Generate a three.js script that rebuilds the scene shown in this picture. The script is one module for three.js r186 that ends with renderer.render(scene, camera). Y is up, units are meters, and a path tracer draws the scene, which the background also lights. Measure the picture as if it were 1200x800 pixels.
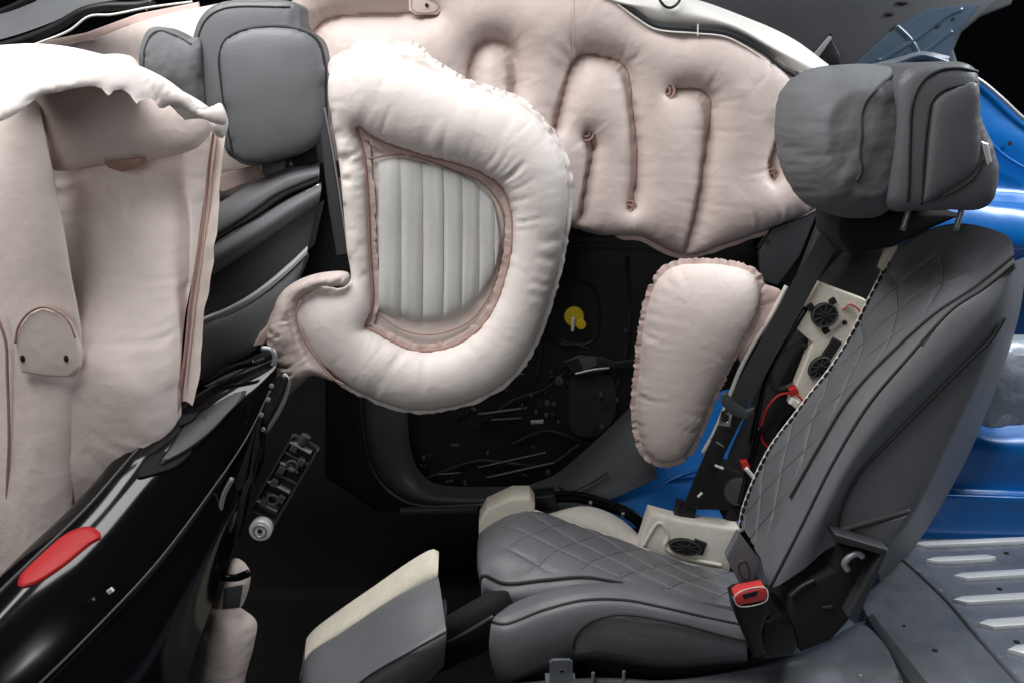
import * as THREE from 'three';
import { mergeGeometries, toCreasedNormals } from 'three/addons/utils/BufferGeometryUtils.js';
import { RoundedBoxGeometry } from 'three/addons/geometries/RoundedBoxGeometry.js';
import { RectAreaLightUniformsLib } from 'three/addons/lights/RectAreaLightUniformsLib.js';

// ---------------------------------------------------------------- camera, lamps, exposure
const CAM = { y: 1.35, z: 1.6, pitch: 15, fov: 38 };
const scene = new THREE.Scene();
scene.background = new THREE.Color(0.0012, 0.0013, 0.0016);
const camera = new THREE.PerspectiveCamera(CAM.fov, 1024 / 682, 0.05, 40);
camera.position.set(0, CAM.y, CAM.z);
camera.rotation.x = -THREE.MathUtils.degToRad(CAM.pitch);
scene.add(camera);
const renderer = new THREE.WebGLRenderer({ antialias: true });
renderer.setSize(1024, 682);
renderer.toneMapping = THREE.LinearToneMapping;
renderer.toneMappingExposure = 1.2;
renderer.shadowMap.enabled = true;
RectAreaLightUniformsLib.init();
function softbox(x, y, z, tx, ty, tz, w, h, intensity, r, g, b) {
  const l = new THREE.RectAreaLight(new THREE.Color(r, g, b), intensity, w, h);
  l.position.set(x, y, z); l.lookAt(tx, ty, tz); l.castShadow = true; scene.add(l);
}
softbox(-0.75, 2.65, 0.42, -0.25, 0.85, -0.15, 1.5, 1.1, 8.6, 1, 0.985, 0.96);   // soft box above the cut-open roof
softbox(-0.6, 1.6, 2.5, -0.1, 0.8, -0.2, 0.9, 0.7, 4.3, 1, 0.985, 0.97);      // soft box beside the photographer
softbox(1.8, 2.1, -0.15, 1.0, 0.5, -0.5, 0.45, 0.6, 30, 0.95, 0.98, 1);          // unseen lamp added to brighten the luggage floor and blue body

// ---------------------------------------------------------------- helpers
const FPX = 400 / Math.tan(THREE.MathUtils.degToRad(CAM.fov / 2));
const CP = Math.cos(-CAM.pitch * Math.PI / 180), SP = Math.sin(-CAM.pitch * Math.PI / 180);
const V = (x, y, z) => new THREE.Vector3(x, y, z);
function dirOf(px, py) { const x = (px - 600) / FPX, y = -(py - 400) / FPX; return V(x, y * CP + SP, y * SP - CP); }
function onZ(px, py, z) { const d = dirOf(px, py), t = (z - CAM.z) / d.z; return V(d.x * t, CAM.y + d.y * t, z); }
function onY(px, py, y) { const d = dirOf(px, py), t = (y - CAM.y) / d.y; return V(d.x * t, y, CAM.z + d.z * t); }
let seed = 7;
function rnd() { seed = (seed * 1664525 + 1013904223) >>> 0; return seed / 4294967296; }
const hsh = (x, y) => { let n = (x * 374761393 + y * 668265263) | 0; n = Math.imul(n ^ (n >>> 13), 1274126177); return ((n ^ (n >>> 16)) >>> 0) / 4294967296; };
function noise(x, y) { const xi = Math.floor(x), yi = Math.floor(y), f = x - xi, g = y - yi, a = f * f * (3 - 2 * f), b = g * g * (3 - 2 * g);
  return (hsh(xi, yi) * (1 - a) + hsh(xi + 1, yi) * a) * (1 - b) + (hsh(xi, yi + 1) * (1 - a) + hsh(xi + 1, yi + 1) * a) * b; }
const fbm = (x, y, o = 4) => { let s = 0, a = .5, t = 0; for (let i = 0; i < o; i++) { s += a * noise(x, y); t += a; x = x * 2.03 + 11.3; y = y * 2.03 + 5.7; a *= .5; } return s / t; };
const sm = (a, b, x) => { x = Math.min(1, Math.max(0, (x - a) / (b - a))); return x * x * (3 - 2 * x); };

const names = {};
function numbered(n) { const k = names[n] = (names[n] ?? -1) + 1; return k ? n + '_' + String(k).padStart(3, '0') : n; }
function thing(name, label, category, group) {
  const o = new THREE.Group(); o.name = numbered(name); o.userData = { label, category }; if (group) o.userData.group = group; scene.add(o); return o;
}
function put(parent, name, geo, mat, label) {
  const m = new THREE.Mesh(geo, mat); m.name = name; m.castShadow = m.receiveShadow = true; if (label) m.userData.label = label; parent.add(m); return m;
}
function struct(name, geo, mat, label) { const m = put(scene, numbered(name), geo, mat, label); m.userData.kind = 'structure'; return m; }
function solo(name, geo, mat, label, category, group) { const m = put(scene, numbered(name), geo, mat, label); m.userData.category = category; if (group) m.userData.group = group; return m; }

// textures: value noise in a DataTexture, uv in metres
function tex(size, metres, fn, color) {
  const d = new Uint8Array(size * size * 4);
  for (let y = 0; y < size; y++) for (let x = 0; x < size; x++) {
    const c = fn(x / size, y / size), i = (y * size + x) * 4;
    if (typeof c === 'number') d[i] = d[i + 1] = d[i + 2] = Math.max(0, Math.min(255, c * 255)); else for (let k = 0; k < 3; k++) d[i + k] = Math.max(0, Math.min(255, c[k] * 255));
    d[i + 3] = 255;
  }
  const t = new THREE.DataTexture(d, size, size); t.wrapS = t.wrapT = THREE.MirroredRepeatWrapping; t.magFilter = THREE.LinearFilter; t.minFilter = THREE.LinearMipmapLinearFilter; t.generateMipmaps = true;
  if (color) t.colorSpace = THREE.SRGBColorSpace; t.repeat.set(1 / metres, 1 / metres); t.needsUpdate = true; return t;
}
const pebble = tex(512, .12, (x, y) => { let m = 0; m = fbm(x * 90, y * 90, 2) * .7 + fbm(x * 30 + 9, y * 30, 2) * .3; return m; });
const crumple = tex(512, .35, (x, y) => { const a = fbm(x * 7 + 3, y * 7, 4), b = Math.abs(fbm(x * 11, y * 11 + 40, 3) - .5) * 2; return .55 * a + .45 * (1 - b); });
const weave = tex(512, .05, (x, y) => .5 + .25 * Math.sin(x * 2 * Math.PI * 48) * Math.cos(y * 2 * Math.PI * 48) + .3 * (fbm(x * 40, y * 40, 2) - .5));
const tone = (r, g, b, k, m, f = 6) => tex(256, m, (x, y) => { const n = 1 + k * (fbm(x * f + r * 40, y * f + 7, 5) - .5) * 2; return [r * n, g * n, b * n]; }, true);
const streak = tex(256, .5, (x, y) => .35 + .5 * fbm(x * 6, y * 60, 4));
const blotch = tex(256, .6, (x, y) => .25 + .6 * fbm(x * 8, y * 8, 5));
const smudge = tex(256, .5, (x, y) => .6 + .4 * fbm(x * 9 + 3, y * 9, 5));
const std = (r, g, b, rough, metal = 0, o = {}) => new THREE.MeshPhysicalMaterial({ color: new THREE.Color().setRGB(r, g, b), roughness: rough, metalness: metal, side: THREE.DoubleSide, ...o });
const mapped = (t, rough, o = {}) => new THREE.MeshPhysicalMaterial({ map: t, roughness: rough, side: THREE.DoubleSide, ...o });
const M = {
  bagWhite: mapped(tone(.915, .883, .868, .025, .4), .62, { bumpMap: crumple, bumpScale: .0015, sheen: .25, sheenRoughness: .5 }),
  bagPink: mapped(tone(.892, .84, .82, .03, .5), .58, { bumpMap: crumple, bumpScale: .0018, sheen: .25, sheenRoughness: .5 }),
  bagCurtain: mapped(tone(.80, .742, .722, .04, .5), .48, { bumpMap: crumple, bumpScale: .002, sheen: .25, sheenRoughness: .5 }),
  bagRose: mapped(tone(.82, .735, .71, .04, .5), .66, { bumpMap: crumple, bumpScale: .0022 }),
  seam: std(.38, .235, .20, .8), seamPale: std(.62, .44, .39, .8),
  mesh: mapped(tone(.83, .83, .825, .05, .2), .75, { bumpMap: weave, bumpScale: .0006 }),
  leather: mapped(tone(.415, .425, .442, .05, .3), .47, { bumpMap: pebble, bumpScale: .0004 }),
  leatherDark: mapped(tone(.38, .388, .405, .05, .3), .5, { bumpMap: pebble, bumpScale: .0004 }),
  suede: mapped(tone(.43, .44, .455, .10, .22), .85, { bumpMap: crumple, bumpScale: .003, sheen: .3, sheenRoughness: .6 }),
  piping: std(.018, .019, .022, .6), thread: std(.21, .215, .225, .7), stitchDark: std(.05, .05, .055, .7),
  foam: mapped(tone(.87, .845, .79, .05, .12), .95, { bumpMap: pebble, bumpScale: .001 }),
  felt: mapped(tone(.85, .83, .80, .05, .1), .95, { bumpMap: pebble, bumpScale: .0008 }),
  black: std(.008, .008, .009, .42), blackGloss: std(.004, .004, .005, .13, 0, { specularIntensity: .8, roughnessMap: smudge }),
  blackMatte: std(.006, .006, .007, .85), trim: std(.03, .032, .036, .5, 0, { bumpMap: pebble, bumpScale: .0004 }),
  darkTrim: std(.045, .05, .057, .55, 0, { bumpMap: pebble, bumpScale: .0004 }),
  steel: std(.34, .35, .37, .38, .5), alu: std(.78, .79, .80, .42, .25, { roughnessMap: streak }), chrome: std(.75, .76, .78, .18, 1),
  webbing: std(.02, .021, .023, .75, 0, { bumpMap: weave, bumpScale: .001 }),
  blue: std(.001, .115, .40, .36, .1, { clearcoat: .5, clearcoatRoughness: .22, bumpMap: blotch, bumpScale: .002 }),
  blueGrey: std(.05, .075, .11, .45, .1, { bumpMap: blotch, bumpScale: .003, roughnessMap: blotch }),
  floorGrey: std(1, 1, 1, .45, .2, { map: tone(.455, .48, .515, .13, .35, 9), roughnessMap: blotch, bumpMap: blotch, bumpScale: .0015 }),
  plateGrey: std(1, 1, 1, .55, .2, { map: tone(.40, .415, .44, .12, .35, 9), roughnessMap: blotch, bumpMap: blotch, bumpScale: .001 }),
  roofGrey: std(.05, .053, .06, .5, .2, { bumpMap: blotch, bumpScale: .003 }),
  rail: std(.80, .79, .77, .4, .1), red: std(.42, .010, .013, .6), redPlastic: std(.62, .05, .05, .4, 0, { clearcoat: .3 }),
  yellow: std(.62, .46, .015, .5), wire: std(.45, .02, .015, .45), carpet: std(.004, .004, .005, .95),
  foil: std(.30, .34, .40, .4, .2, { bumpMap: crumple, bumpScale: .004 }),
};

// closed / open Catmull-Rom through 2D or 3D points
function curve(pts, closed, n, tension = .5) {
  const c = new THREE.CatmullRomCurve3(pts.map(p => p.isVector3 ? p : V(p[0], p[1], p[2] ?? 0)), closed, 'centripetal', tension);
  return c.getSpacedPoints(n).slice(0, closed ? n : n + 1);
}
function buf(pos, idx, uv) {
  const g = new THREE.BufferGeometry(); g.setAttribute('position', new THREE.Float32BufferAttribute(pos, 3));
  if (uv) g.setAttribute('uv', new THREE.Float32BufferAttribute(uv, 2)); g.setIndex(idx); g.computeVertexNormals(); return g;
}
// tube through world points with radius (number or function of 0..1), closed ends
function tube(pts, r, { n = 60, sides = 8, closed = false, flat = 1, raw = false } = {}) {
  const p = raw ? pts : curve(pts, closed, n), N = p.length, pos = [], uv = [], idx = [];
  let up = V(0, 0, 1), s = 0;
  for (let i = 0; i < N; i++) {
    const a = p[closed ? (i + N - 1) % N : Math.max(0, i - 1)], b = p[closed ? (i + 1) % N : Math.min(N - 1, i + 1)];
    const t = b.clone().sub(a).normalize(); let bi = t.clone().cross(up); if (bi.lengthSq() < .02) bi = t.clone().cross(V(0, 1, 0)); bi.normalize(); const nn = bi.clone().cross(t).normalize();
    if (i) s += p[i].distanceTo(p[i - 1]);
    const rr = typeof r === 'function' ? r(i / (N - 1)) : r;
    for (let k = 0; k <= sides; k++) { const an = k / sides * Math.PI * 2, q = p[i].clone().addScaledVector(bi, Math.cos(an) * rr).addScaledVector(nn, Math.sin(an) * rr * flat); pos.push(q.x, q.y, q.z); uv.push(s, k / sides * rr * 6); }
  }
  const W = sides + 1, L = closed ? N : N - 1;
  for (let i = 0; i < L; i++) for (let k = 0; k < sides; k++) { const a = i * W + k, b = ((i + 1) % N) * W + k; idx.push(a, b, a + 1, b, b + 1, a + 1); }
  if (!closed) for (const [e, f] of [[0, 1], [N - 1, -1]]) { const c = pos.length / 3; pos.push(p[e].x, p[e].y, p[e].z); uv.push(0, 0); for (let k = 0; k < sides; k++) f > 0 ? idx.push(c, e * W + k, e * W + k + 1) : idx.push(c, e * W + k + 1, e * W + k); }
  return buf(pos, idx, uv);
}
const tubeZ = (px, z, r, o) => tube(px.map(p => onZ(p[0], p[1], p[2] ?? z)), r, o);
// solid plate: outline traced on the plane z, going back by depth
function prism(px, z, depth, { bevel = .004, round = false, n = 80, holes = [] } = {}) {
  let p = px.map(q => onZ(q[0], q[1], z)); if (round) p = curve(p, true, n);
  const s = new THREE.Shape(p.map(q => new THREE.Vector2(q.x, q.y)));
  for (const h of holes) s.holes.push(new THREE.Path(curve(h.map(q => onZ(q[0], q[1], z)), true, 28).map(q => new THREE.Vector2(q.x, q.y))));
  const g = new THREE.ExtrudeGeometry(s, { depth: depth - 2 * bevel, bevelEnabled: bevel > 0, bevelThickness: bevel, bevelSize: bevel, bevelOffset: -bevel, bevelSegments: 3, steps: 1, curveSegments: 6 });
  g.translate(0, 0, z - depth + bevel); return toCreasedNormals(g, .6);
}
// solid plate lying flat at height y (top face), going down by depth
function slab(px, y, depth, { bevel = .003, round = false, n = 60 } = {}) {
  let p = px.map(q => q.isVector3 ? q : onY(q[0], q[1], y)); if (round) p = curve(p, true, n);
  const s = new THREE.Shape(p.map(q => new THREE.Vector2(q.x, -q.z)));
  const g = new THREE.ExtrudeGeometry(s, { depth: depth - 2 * bevel, bevelEnabled: true, bevelThickness: bevel, bevelSize: bevel, bevelOffset: -bevel, bevelSegments: 2 });
  g.rotateX(-Math.PI / 2); g.translate(0, y - depth + bevel, 0); return toCreasedNormals(g, .6);
}
// surface through rails; each rail a list of [px,py,z] or Vector3. returns geometry and a sampler
function loft(rails, nu = 60, nv = 40, disp) {
  const R = rails.map(r => curve(r.map(p => p.isVector3 ? p : onZ(p[0], p[1], p[2])), false, nu));
  const cols = []; for (let i = 0; i <= nu; i++) cols.push(new THREE.CatmullRomCurve3(R.map(r => r[i]), false, 'centripetal'));
  const P = [], S = [], T = [];
  for (let i = 0; i <= nu; i++) { P.push([]); S.push([]); T.push([]); for (let j = 0; j <= nv; j++) {
    const q = cols[i].getPoint(j / nv); P[i].push(q);
    S[i].push(i ? S[i - 1][j] + q.distanceTo(P[i - 1][j]) : 0); T[i].push(j ? T[i][j - 1] + q.distanceTo(P[i][j - 1]) : 0); } }
  const nrm = (i, j) => { const a = P[Math.max(0, i - 1)][j], b = P[Math.min(nu, i + 1)][j], c = P[i][Math.max(0, j - 1)], d = P[i][Math.min(nv, j + 1)]; return b.clone().sub(a).cross(d.clone().sub(c)).normalize(); };
  const mid = nrm(nu >> 1, nv >> 1), eye = V(0, CAM.y, CAM.z).sub(P[nu >> 1][nv >> 1]); const sg = mid.dot(eye) > 0 ? 1 : -1;
  const pos = [], uv = [], idx = [], Q = [];
  for (let i = 0; i <= nu; i++) { Q.push([]); for (let j = 0; j <= nv; j++) { const q = P[i][j].clone(); if (disp) q.addScaledVector(nrm(i, j), sg * disp(i / nu, j / nv, S[i][j], T[i][j])); Q[i].push(q); pos.push(q.x, q.y, q.z); uv.push(S[i][j], T[i][j]); } }
  const W = nv + 1; for (let i = 0; i < nu; i++) for (let j = 0; j < nv; j++) { const a = i * W + j, b = a + W; sg > 0 ? idx.push(a, b, a + 1, b, b + 1, a + 1) : idx.push(a, a + 1, b, b, a + 1, b + 1); }
  const at = (u, v, h = 0) => { const i = Math.min(nu, Math.max(0, Math.round(u * nu))), j = Math.min(nv, Math.max(0, Math.round(v * nv))); return Q[i][j].clone().addScaledVector(nrm(i, j), sg * h); };
  return { geo: buf(pos, idx, uv), at, S, T, nu, nv };
}
const ridge = n => 1.1 * n + 1.1 * (.28 - 1.7 * Math.abs(n));   // rounded swell with a sharp crease
// sewn bag: outline (and hole) traced on plane z, membrane blown up between seams. gap = distance between the front and back rims
function blow({ outline, hole, seams = [], z = 0, H = .05, Hb = null, L = .05, cell = .006, gap = 0, wr = .003, wl = .03, wf = 55, lump = .004, lf = 9, tilt = null, sharp = false, cap = 0 }) {
  const lift = tilt || (() => 0);   // lean of the sewing plane: added z for every x,y
  const toP = q => { let zz = z, v; for (let i = 0; i < 4; i++) { v = onZ(q[0], q[1], zz); zz = z + lift(v.x, v.y); } return v; };
  const cl = (px) => { const p = px.map(toP); return sharp ? densify(p) : curve(p, true, 220); };
  function densify(p) { const o = []; p.forEach((a, i) => { const b = p[(i + 1) % p.length], n = Math.max(1, Math.round(a.distanceTo(b) / .008)); for (let k = 0; k < n; k++) o.push(a.clone().lerp(b, k / n)); }); return o; }
  const loops = [cl(outline)]; if (hole) loops.push(cl(hole));
  const lines = seams.map(s => curve(s.map(toP), false, Math.max(12, s.length * 10)));
  const xs = loops[0].map(p => p.x), ys = loops[0].map(p => p.y), x0 = Math.min(...xs) - 2 * cell, y0 = Math.min(...ys) - 2 * cell;
  const nx = Math.ceil((Math.max(...xs) + 2 * cell - x0) / cell), ny = Math.ceil((Math.max(...ys) + 2 * cell - y0) / cell), W = nx + 1, N = W * (ny + 1);
  const seg = (p, q, x, y) => { const dx = q.x - p.x, dy = q.y - p.y, t = Math.max(0, Math.min(1, ((x - p.x) * dx + (y - p.y) * dy) / (dx * dx + dy * dy + 1e-12))); return [Math.hypot(p.x + t * dx - x, p.y + t * dy - y), t, p.x + t * dx, p.y + t * dy]; };
  const inside = (x, y) => { let c = false; for (const l of loops) for (let i = 0, j = l.length - 1; i < l.length; j = i++) if ((l[i].y > y) !== (l[j].y > y) && x < (l[j].x - l[i].x) * (y - l[i].y) / (l[j].y - l[i].y) + l[i].x) c = !c; return c; };
  const ins = new Uint8Array(N), D = new Float32Array(N), SP_ = new Float32Array(N), CX = new Float32Array(N), CY = new Float32Array(N), fix = new Uint8Array(N), DS = new Float32Array(N).fill(9), SS = new Float32Array(N);
  for (let j = 0; j <= ny; j++) for (let i = 0; i <= nx; i++) {
    const k = j * W + i, x = x0 + i * cell, y = y0 + j * cell; ins[k] = inside(x, y) ? 1 : 0; let best = 9, base = 0;
    for (const l of loops) { for (let a = 0; a < l.length; a++) { const r = seg(l[a], l[(a + 1) % l.length], x, y); if (r[0] < best) { best = r[0]; SP_[k] = base + a + r[1]; CX[k] = r[2]; CY[k] = r[3]; } } base += 1000; }
    D[k] = best;
    for (let li = 0; li < lines.length; li++) { const l = lines[li]; for (let a = 0; a < l.length - 1; a++) { const r = seg(l[a], l[a + 1], x, y); if (r[0] < DS[k]) { DS[k] = r[0]; SS[k] = li * 50 + a + r[1]; } } }
    if (!ins[k] || D[k] < cell * .25) fix[k] = 1; else if (DS[k] < cell * .62) fix[k] = 2;
  }
  const u = new Float32Array(N), om = 1.85, kk = cell * cell / (L * L), useam = .012 * L * L;
  for (let it = 0; it < 260; it++) for (let j = 1; j < ny; j++) for (let i = 1; i < nx; i++) { const k = j * W + i; if (fix[k] === 1) { u[k] = 0; continue; } if (fix[k] === 2) { u[k] = useam; continue; }
    const v = (u[k - 1] + u[k + 1] + u[k - W] + u[k + W] + cell * cell) / (4 + kk); u[k] += om * (v - u[k]); }
  let um = 0; for (let k = 0; k < N; k++) um = Math.max(um, u[k]);
  let h = new Float32Array(N); for (let k = 0; k < N; k++) h[k] = Math.sqrt(Math.max(0, u[k]) / um);
  for (let p = 0; p < 2; p++) { const g = h.slice(); for (let j = 1; j < ny; j++) for (let i = 1; i < nx; i++) { const k = j * W + i; if (fix[k] !== 1) g[k] = .5 * h[k] + .125 * (h[k - 1] + h[k + 1] + h[k - W] + h[k + W]); } h = g; }
  if (cap) for (let k = 0; k < N; k++) h[k] = Math.min(1, h[k] * cap) * .7 + .3 * h[k];
  const use = new Int32Array(N).fill(-1), pos = [], uv = [], idx = [], fr = []; let nvtx = 0;
  const quads = []; for (let j = 0; j < ny; j++) for (let i = 0; i < nx; i++) { const q = [j * W + i, j * W + i + 1, (j + 1) * W + i + 1, (j + 1) * W + i]; let c = 0; for (const k of q) { if (ins[k]) c++; } if (c >= 1 && q.every(k => ins[k] || D[k] < cell * 1.5)) quads.push(q); }
  const HH = new Float32Array(N);
  for (const q of quads) for (const k of q) if (use[k] < 0) {
    let x = x0 + (k % W) * cell, y = y0 + Math.floor(k / W) * cell, hh = 0;
    if (!ins[k]) { x = CX[k]; y = CY[k]; } else { const d = D[k];
      const s1 = SP_[k] * wf / 55, bend = (fbm(x * 22 + 5, y * 22, 2) - .5) * 1.6, gate = .25 + .75 * sm(.38, .68, noise(SP_[k] * .11 + 7, 1.7)), len = wl * (.35 + 1.3 * noise(s1 * .45 + 40, 6.2));
      const w = wr * gate * Math.exp(-d / len) * sm(0, .012, d) * ridge(noise(s1 + bend, 3.3) - .5), w2 = wr * .7 * (.2 + sm(.4, .7, noise(SS[k] * .16 + 3, 4.4))) * Math.exp(-DS[k] / (wl * (.3 + .8 * noise(SS[k] * .4, 9.9)))) * sm(0, .012, DS[k]) * ridge(noise(SS[k] * .8 + bend, 8.1) - .5);
      hh = H * h[k] + (w + w2 + lump * (fbm(x * lf + 31, y * lf * .8 + 17, 3) - .5) * 2 * Math.min(1, h[k] * 1.4)); }
    HH[k] = hh; use[k] = nvtx++; fr.push(k); pos.push(x, y, z + lift(x, y) + hh); uv.push(x, y);
  }
  for (const q of quads) { const [a, b, c, d] = q.map(k => use[k]); idx.push(a, b, c, a, c, d); }
  const back = nvtx, hb = Hb ?? H, edge = new Map();
  for (let n = 0; n < back; n++) { const k = fr[n]; pos.push(pos[n * 3], pos[n * 3 + 1], z + lift(pos[n * 3], pos[n * 3 + 1]) - gap - Math.max(.001, HH[k] * hb / H)); uv.push(uv[n * 2], uv[n * 2 + 1]); }
  for (const q of quads) { const [a, b, c, d] = q.map(k => use[k] + back); idx.push(a, c, b, a, d, c); }
  for (const q of quads) for (let e = 0; e < 4; e++) { const a = use[q[e]], b = use[q[(e + 1) % 4]], key = Math.min(a, b) + '_' + Math.max(a, b); edge.set(key, edge.has(key) ? null : [a, b]); }
  for (const v of edge.values()) if (v) { const [a, b] = v; idx.push(a, a + back, b, b, a + back, b + back); }
  const zAt = (x, y) => { const fx = Math.max(0, Math.min(nx - 1.001, (x - x0) / cell)), fy = Math.max(0, Math.min(ny - 1.001, (y - y0) / cell)), i = Math.floor(fx), j = Math.floor(fy), a = fx - i, b = fy - j, k = j * W + i;
    return z + lift(x, y) + (HH[k] * (1 - a) + HH[k + 1] * a) * (1 - b) + (HH[k + W] * (1 - a) + HH[k + W + 1] * a) * b; };
  const onSurf = (q, up = .001) => { let v = toP(q); for (let i = 0; i < 4; i++) v = onZ(q[0], q[1], zAt(v.x, v.y)); v.z = zAt(v.x, v.y) + up; return v; };
  return { geo: buf(pos, idx, uv), lines, loops, zAt, onSurf, z, lift };
}
// thread or welt lying on a blown bag along a traced polyline
function onBag(b, px, r, up = .0006, n) { const base = curve(px.map(q => { const v = b.onSurf(q); return V(v.x, v.y, 0); }), false, n ?? px.length * 14); base.forEach(p => { p.z = b.zAt(p.x, p.y) + up; }); return tube(base, r, { raw: true, sides: 6 }); }
// ruffled seam allowance around a bag loop
function ruffle(b, li, w, amp, from = 0, to = 1, period = 3.2, out = 1) {
  const l = b.loops[li], N = l.length, c = l.reduce((s, p) => s.add(p), V(0, 0, 0)).divideScalar(N), pos = [], uv = [], idx = []; let area = 0;
  for (let i = 0; i < N; i++) { const p = l[i], q = l[(i + 1) % N]; area += p.x * q.y - q.x * p.y; }
  const sg = (area > 0 ? 1 : -1) * out, i0 = Math.floor(from * N), i1 = Math.ceil(to * N); let row = 0;
  for (let s = i0 * 4; s <= i1 * 4; s++) {
    const i = s / 4, a = l[((Math.floor(i)) % N + N) % N], d = l[((Math.floor(i) + 1) % N + N) % N], f = i - Math.floor(i), p = a.clone().lerp(d, f), pr = l[((Math.floor(i) - 1) % N + N) % N], nx = l[((Math.floor(i) + 2) % N + N) % N];
    const t = nx.clone().sub(pr).normalize(), n = V(t.y * sg, -t.x * sg, 0); const zz = b.z + b.lift(p.x, p.y);
    const wv = (noise(i / period, li + .5) - .5) * 2, ww = w * (.8 + .5 * noise(i / period * 1.7 + 60, 2.5)) * sm(0, 2, i - i0 + .6) * sm(0, 2, i1 - i + .6);
    for (const [e, zf] of [[-.003, .0012], [ww * .5, .5 * amp * wv + .0012], [ww, amp * wv + .0006], [ww, amp * wv - .0006], [ww * .5, .5 * amp * wv - .0012], [-.003, -.0012]]) { const q = p.clone().addScaledVector(n, e); pos.push(q.x, q.y, zz + zf); uv.push(i * .01, e); }
    if (row) for (let k = 0; k < 5; k++) { const A = (row - 1) * 6 + k, B = row * 6 + k; idx.push(A, B, A + 1, B, B + 1, A + 1); } row++;
  }
  return buf(pos, idx, uv);
}
function box(w, h, d, r = .003) { return new RoundedBoxGeometry(w, h, d, 2, Math.min(r, w / 2.1, h / 2.1, d / 2.1)); }
function cyl(r, h, n = 24) { return new THREE.LatheGeometry([[.0001, -h / 2], [r * .9, -h / 2], [r, -h / 2 + r * .1], [r, h / 2 - r * .1], [r * .9, h / 2], [.0001, h / 2]].map(p => new THREE.Vector2(...p)), n); }
function place(m, p, rx = 0, ry = 0, rz = 0) { m.position.copy(p); m.rotation.set(rx, ry, rz); return m; }
// ================================================================ THE SETTING
struct('floor', slab([V(-3, 0, .9), V(.62, 0, .9), V(.62, 0, -3), V(-3, 0, -3)], 0, .03), M.carpet, 'black carpeted footwell floor');
// luggage floor of bare ribbed sheet metal
const cargo = struct('cargo_floor', slab([V(.42, 0, .75), V(3, 0, .75), V(3, 0, -.78), V(.5, 0, -.78)], .27, .03), M.floorGrey, 'grey ribbed sheet metal luggage floor');
for (const [xa, ya, xb, yb, w] of [[1072, 639, 1240, 633, 7], [1085, 658, 1168, 655, 7], [1117, 677, 1240, 671, 8], [1117, 705, 1240, 699, 8], [1146, 733, 1240, 728, 9], [1055, 608, 1106, 607, 5], [1058, 619, 1092, 617, 5], [1160, 615, 1240, 613, 6], [1180, 764, 1260, 760, 9]]) {
  const a = onY(xa, ya, .271), b = onY(xb, yb, .271), w2 = w / 560, m = a.clone().add(V(.025, 0, 0)), n = b.clone().add(V(-.02, 0, 0));
  put(cargo, 'rib', slab([a, m.clone().add(V(0, 0, w2)), n.clone().add(V(0, 0, w2)), b, n.clone().add(V(0, 0, -w2)), m.clone().add(V(0, 0, -w2))], .279, .012, { bevel: .0045 }), M.alu);
}
for (const [x, y] of [[1180, 648], [1172, 690], [1192, 752]]) place(put(cargo, 'drain_hole', cyl(.006, .003, 14), M.blackMatte), onY(x, y, .2705));
// seat mounting plate and the grey crossmember in front of it
const plate = struct('seat_mount_panel', slab([[1000, 690], [1010, 646], [1042, 644], [1065, 662], [1109, 703], [1152, 753], [1205, 812], [1088, 812], [1015, 719]], .296, .024, { bevel: .004 }), M.plateGrey, 'dark grey flat sheet metal plate beside the ribbed floor');
for (const [x, y, r] of [[1060, 733, .0035], [1096, 762, .006]]) place(put(plate, 'bolt_hole', cyl(r, .002, 16), M.blackMatte), onY(x, y, .2965));
put(plate, 'flange', tube([[1040, 643], [1065, 661], [1109, 702], [1152, 752], [1205, 811]].map(p => onY(p[0], p[1], .297)), .005, { n: 40 }), M.plateGrey);
for (const [x, y] of [[1072, 667], [1098, 690], [1128, 726], [1166, 768], [1183, 787]]) place(put(plate, 'weld_spot', cyl(.006, .005, 12), M.steel), onY(x + 4, y + 2, .292));
put(plate, 'channel', slab([[1016, 722], [1024, 718], [1036, 735], [1080, 790], [1106, 820], [1086, 820], [1060, 790]], .304, .03), M.trim);
const cross = struct('crossmember', loft([
  [onY(600, 830, .25), onY(700, 830, .25), onY(800, 830, .25), onY(900, 830, .25), onY(1000, 830, .25), onY(1090, 830, .25)],
  [onY(600, 806, .283), onY(700, 797, .285), onY(780, 799, .285), onY(880, 790, .285), onY(980, 780, .29), onY(1075, 800, .29)],
  [onY(600, 802, .285), onY(700, 795, .287), onY(780, 797, .287), onY(860, 786, .29), onY(940, 768, .295), onY(1020, 728, .29)],
  [onY(600, 802, .2), onY(700, 795, .2), onY(780, 797, .2), onY(860, 786, .2), onY(945, 764, .2), onY(1025, 722, .2)]], 60, 24, (u, v, s, t) => .003 * (fbm(s * 9, t * 14 + 5, 3) - .5)).geo, M.plateGrey, 'grey sheet metal crossmember under the seat');
for (const [x, y] of [[695, 790], [731, 788], [1008, 793]]) { const p = onY(x, y + 8, .287); place(put(cross, 'stud', cyl(.0035, .02, 10), M.steel), p.add(V(0, .008, 0))); }
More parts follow.
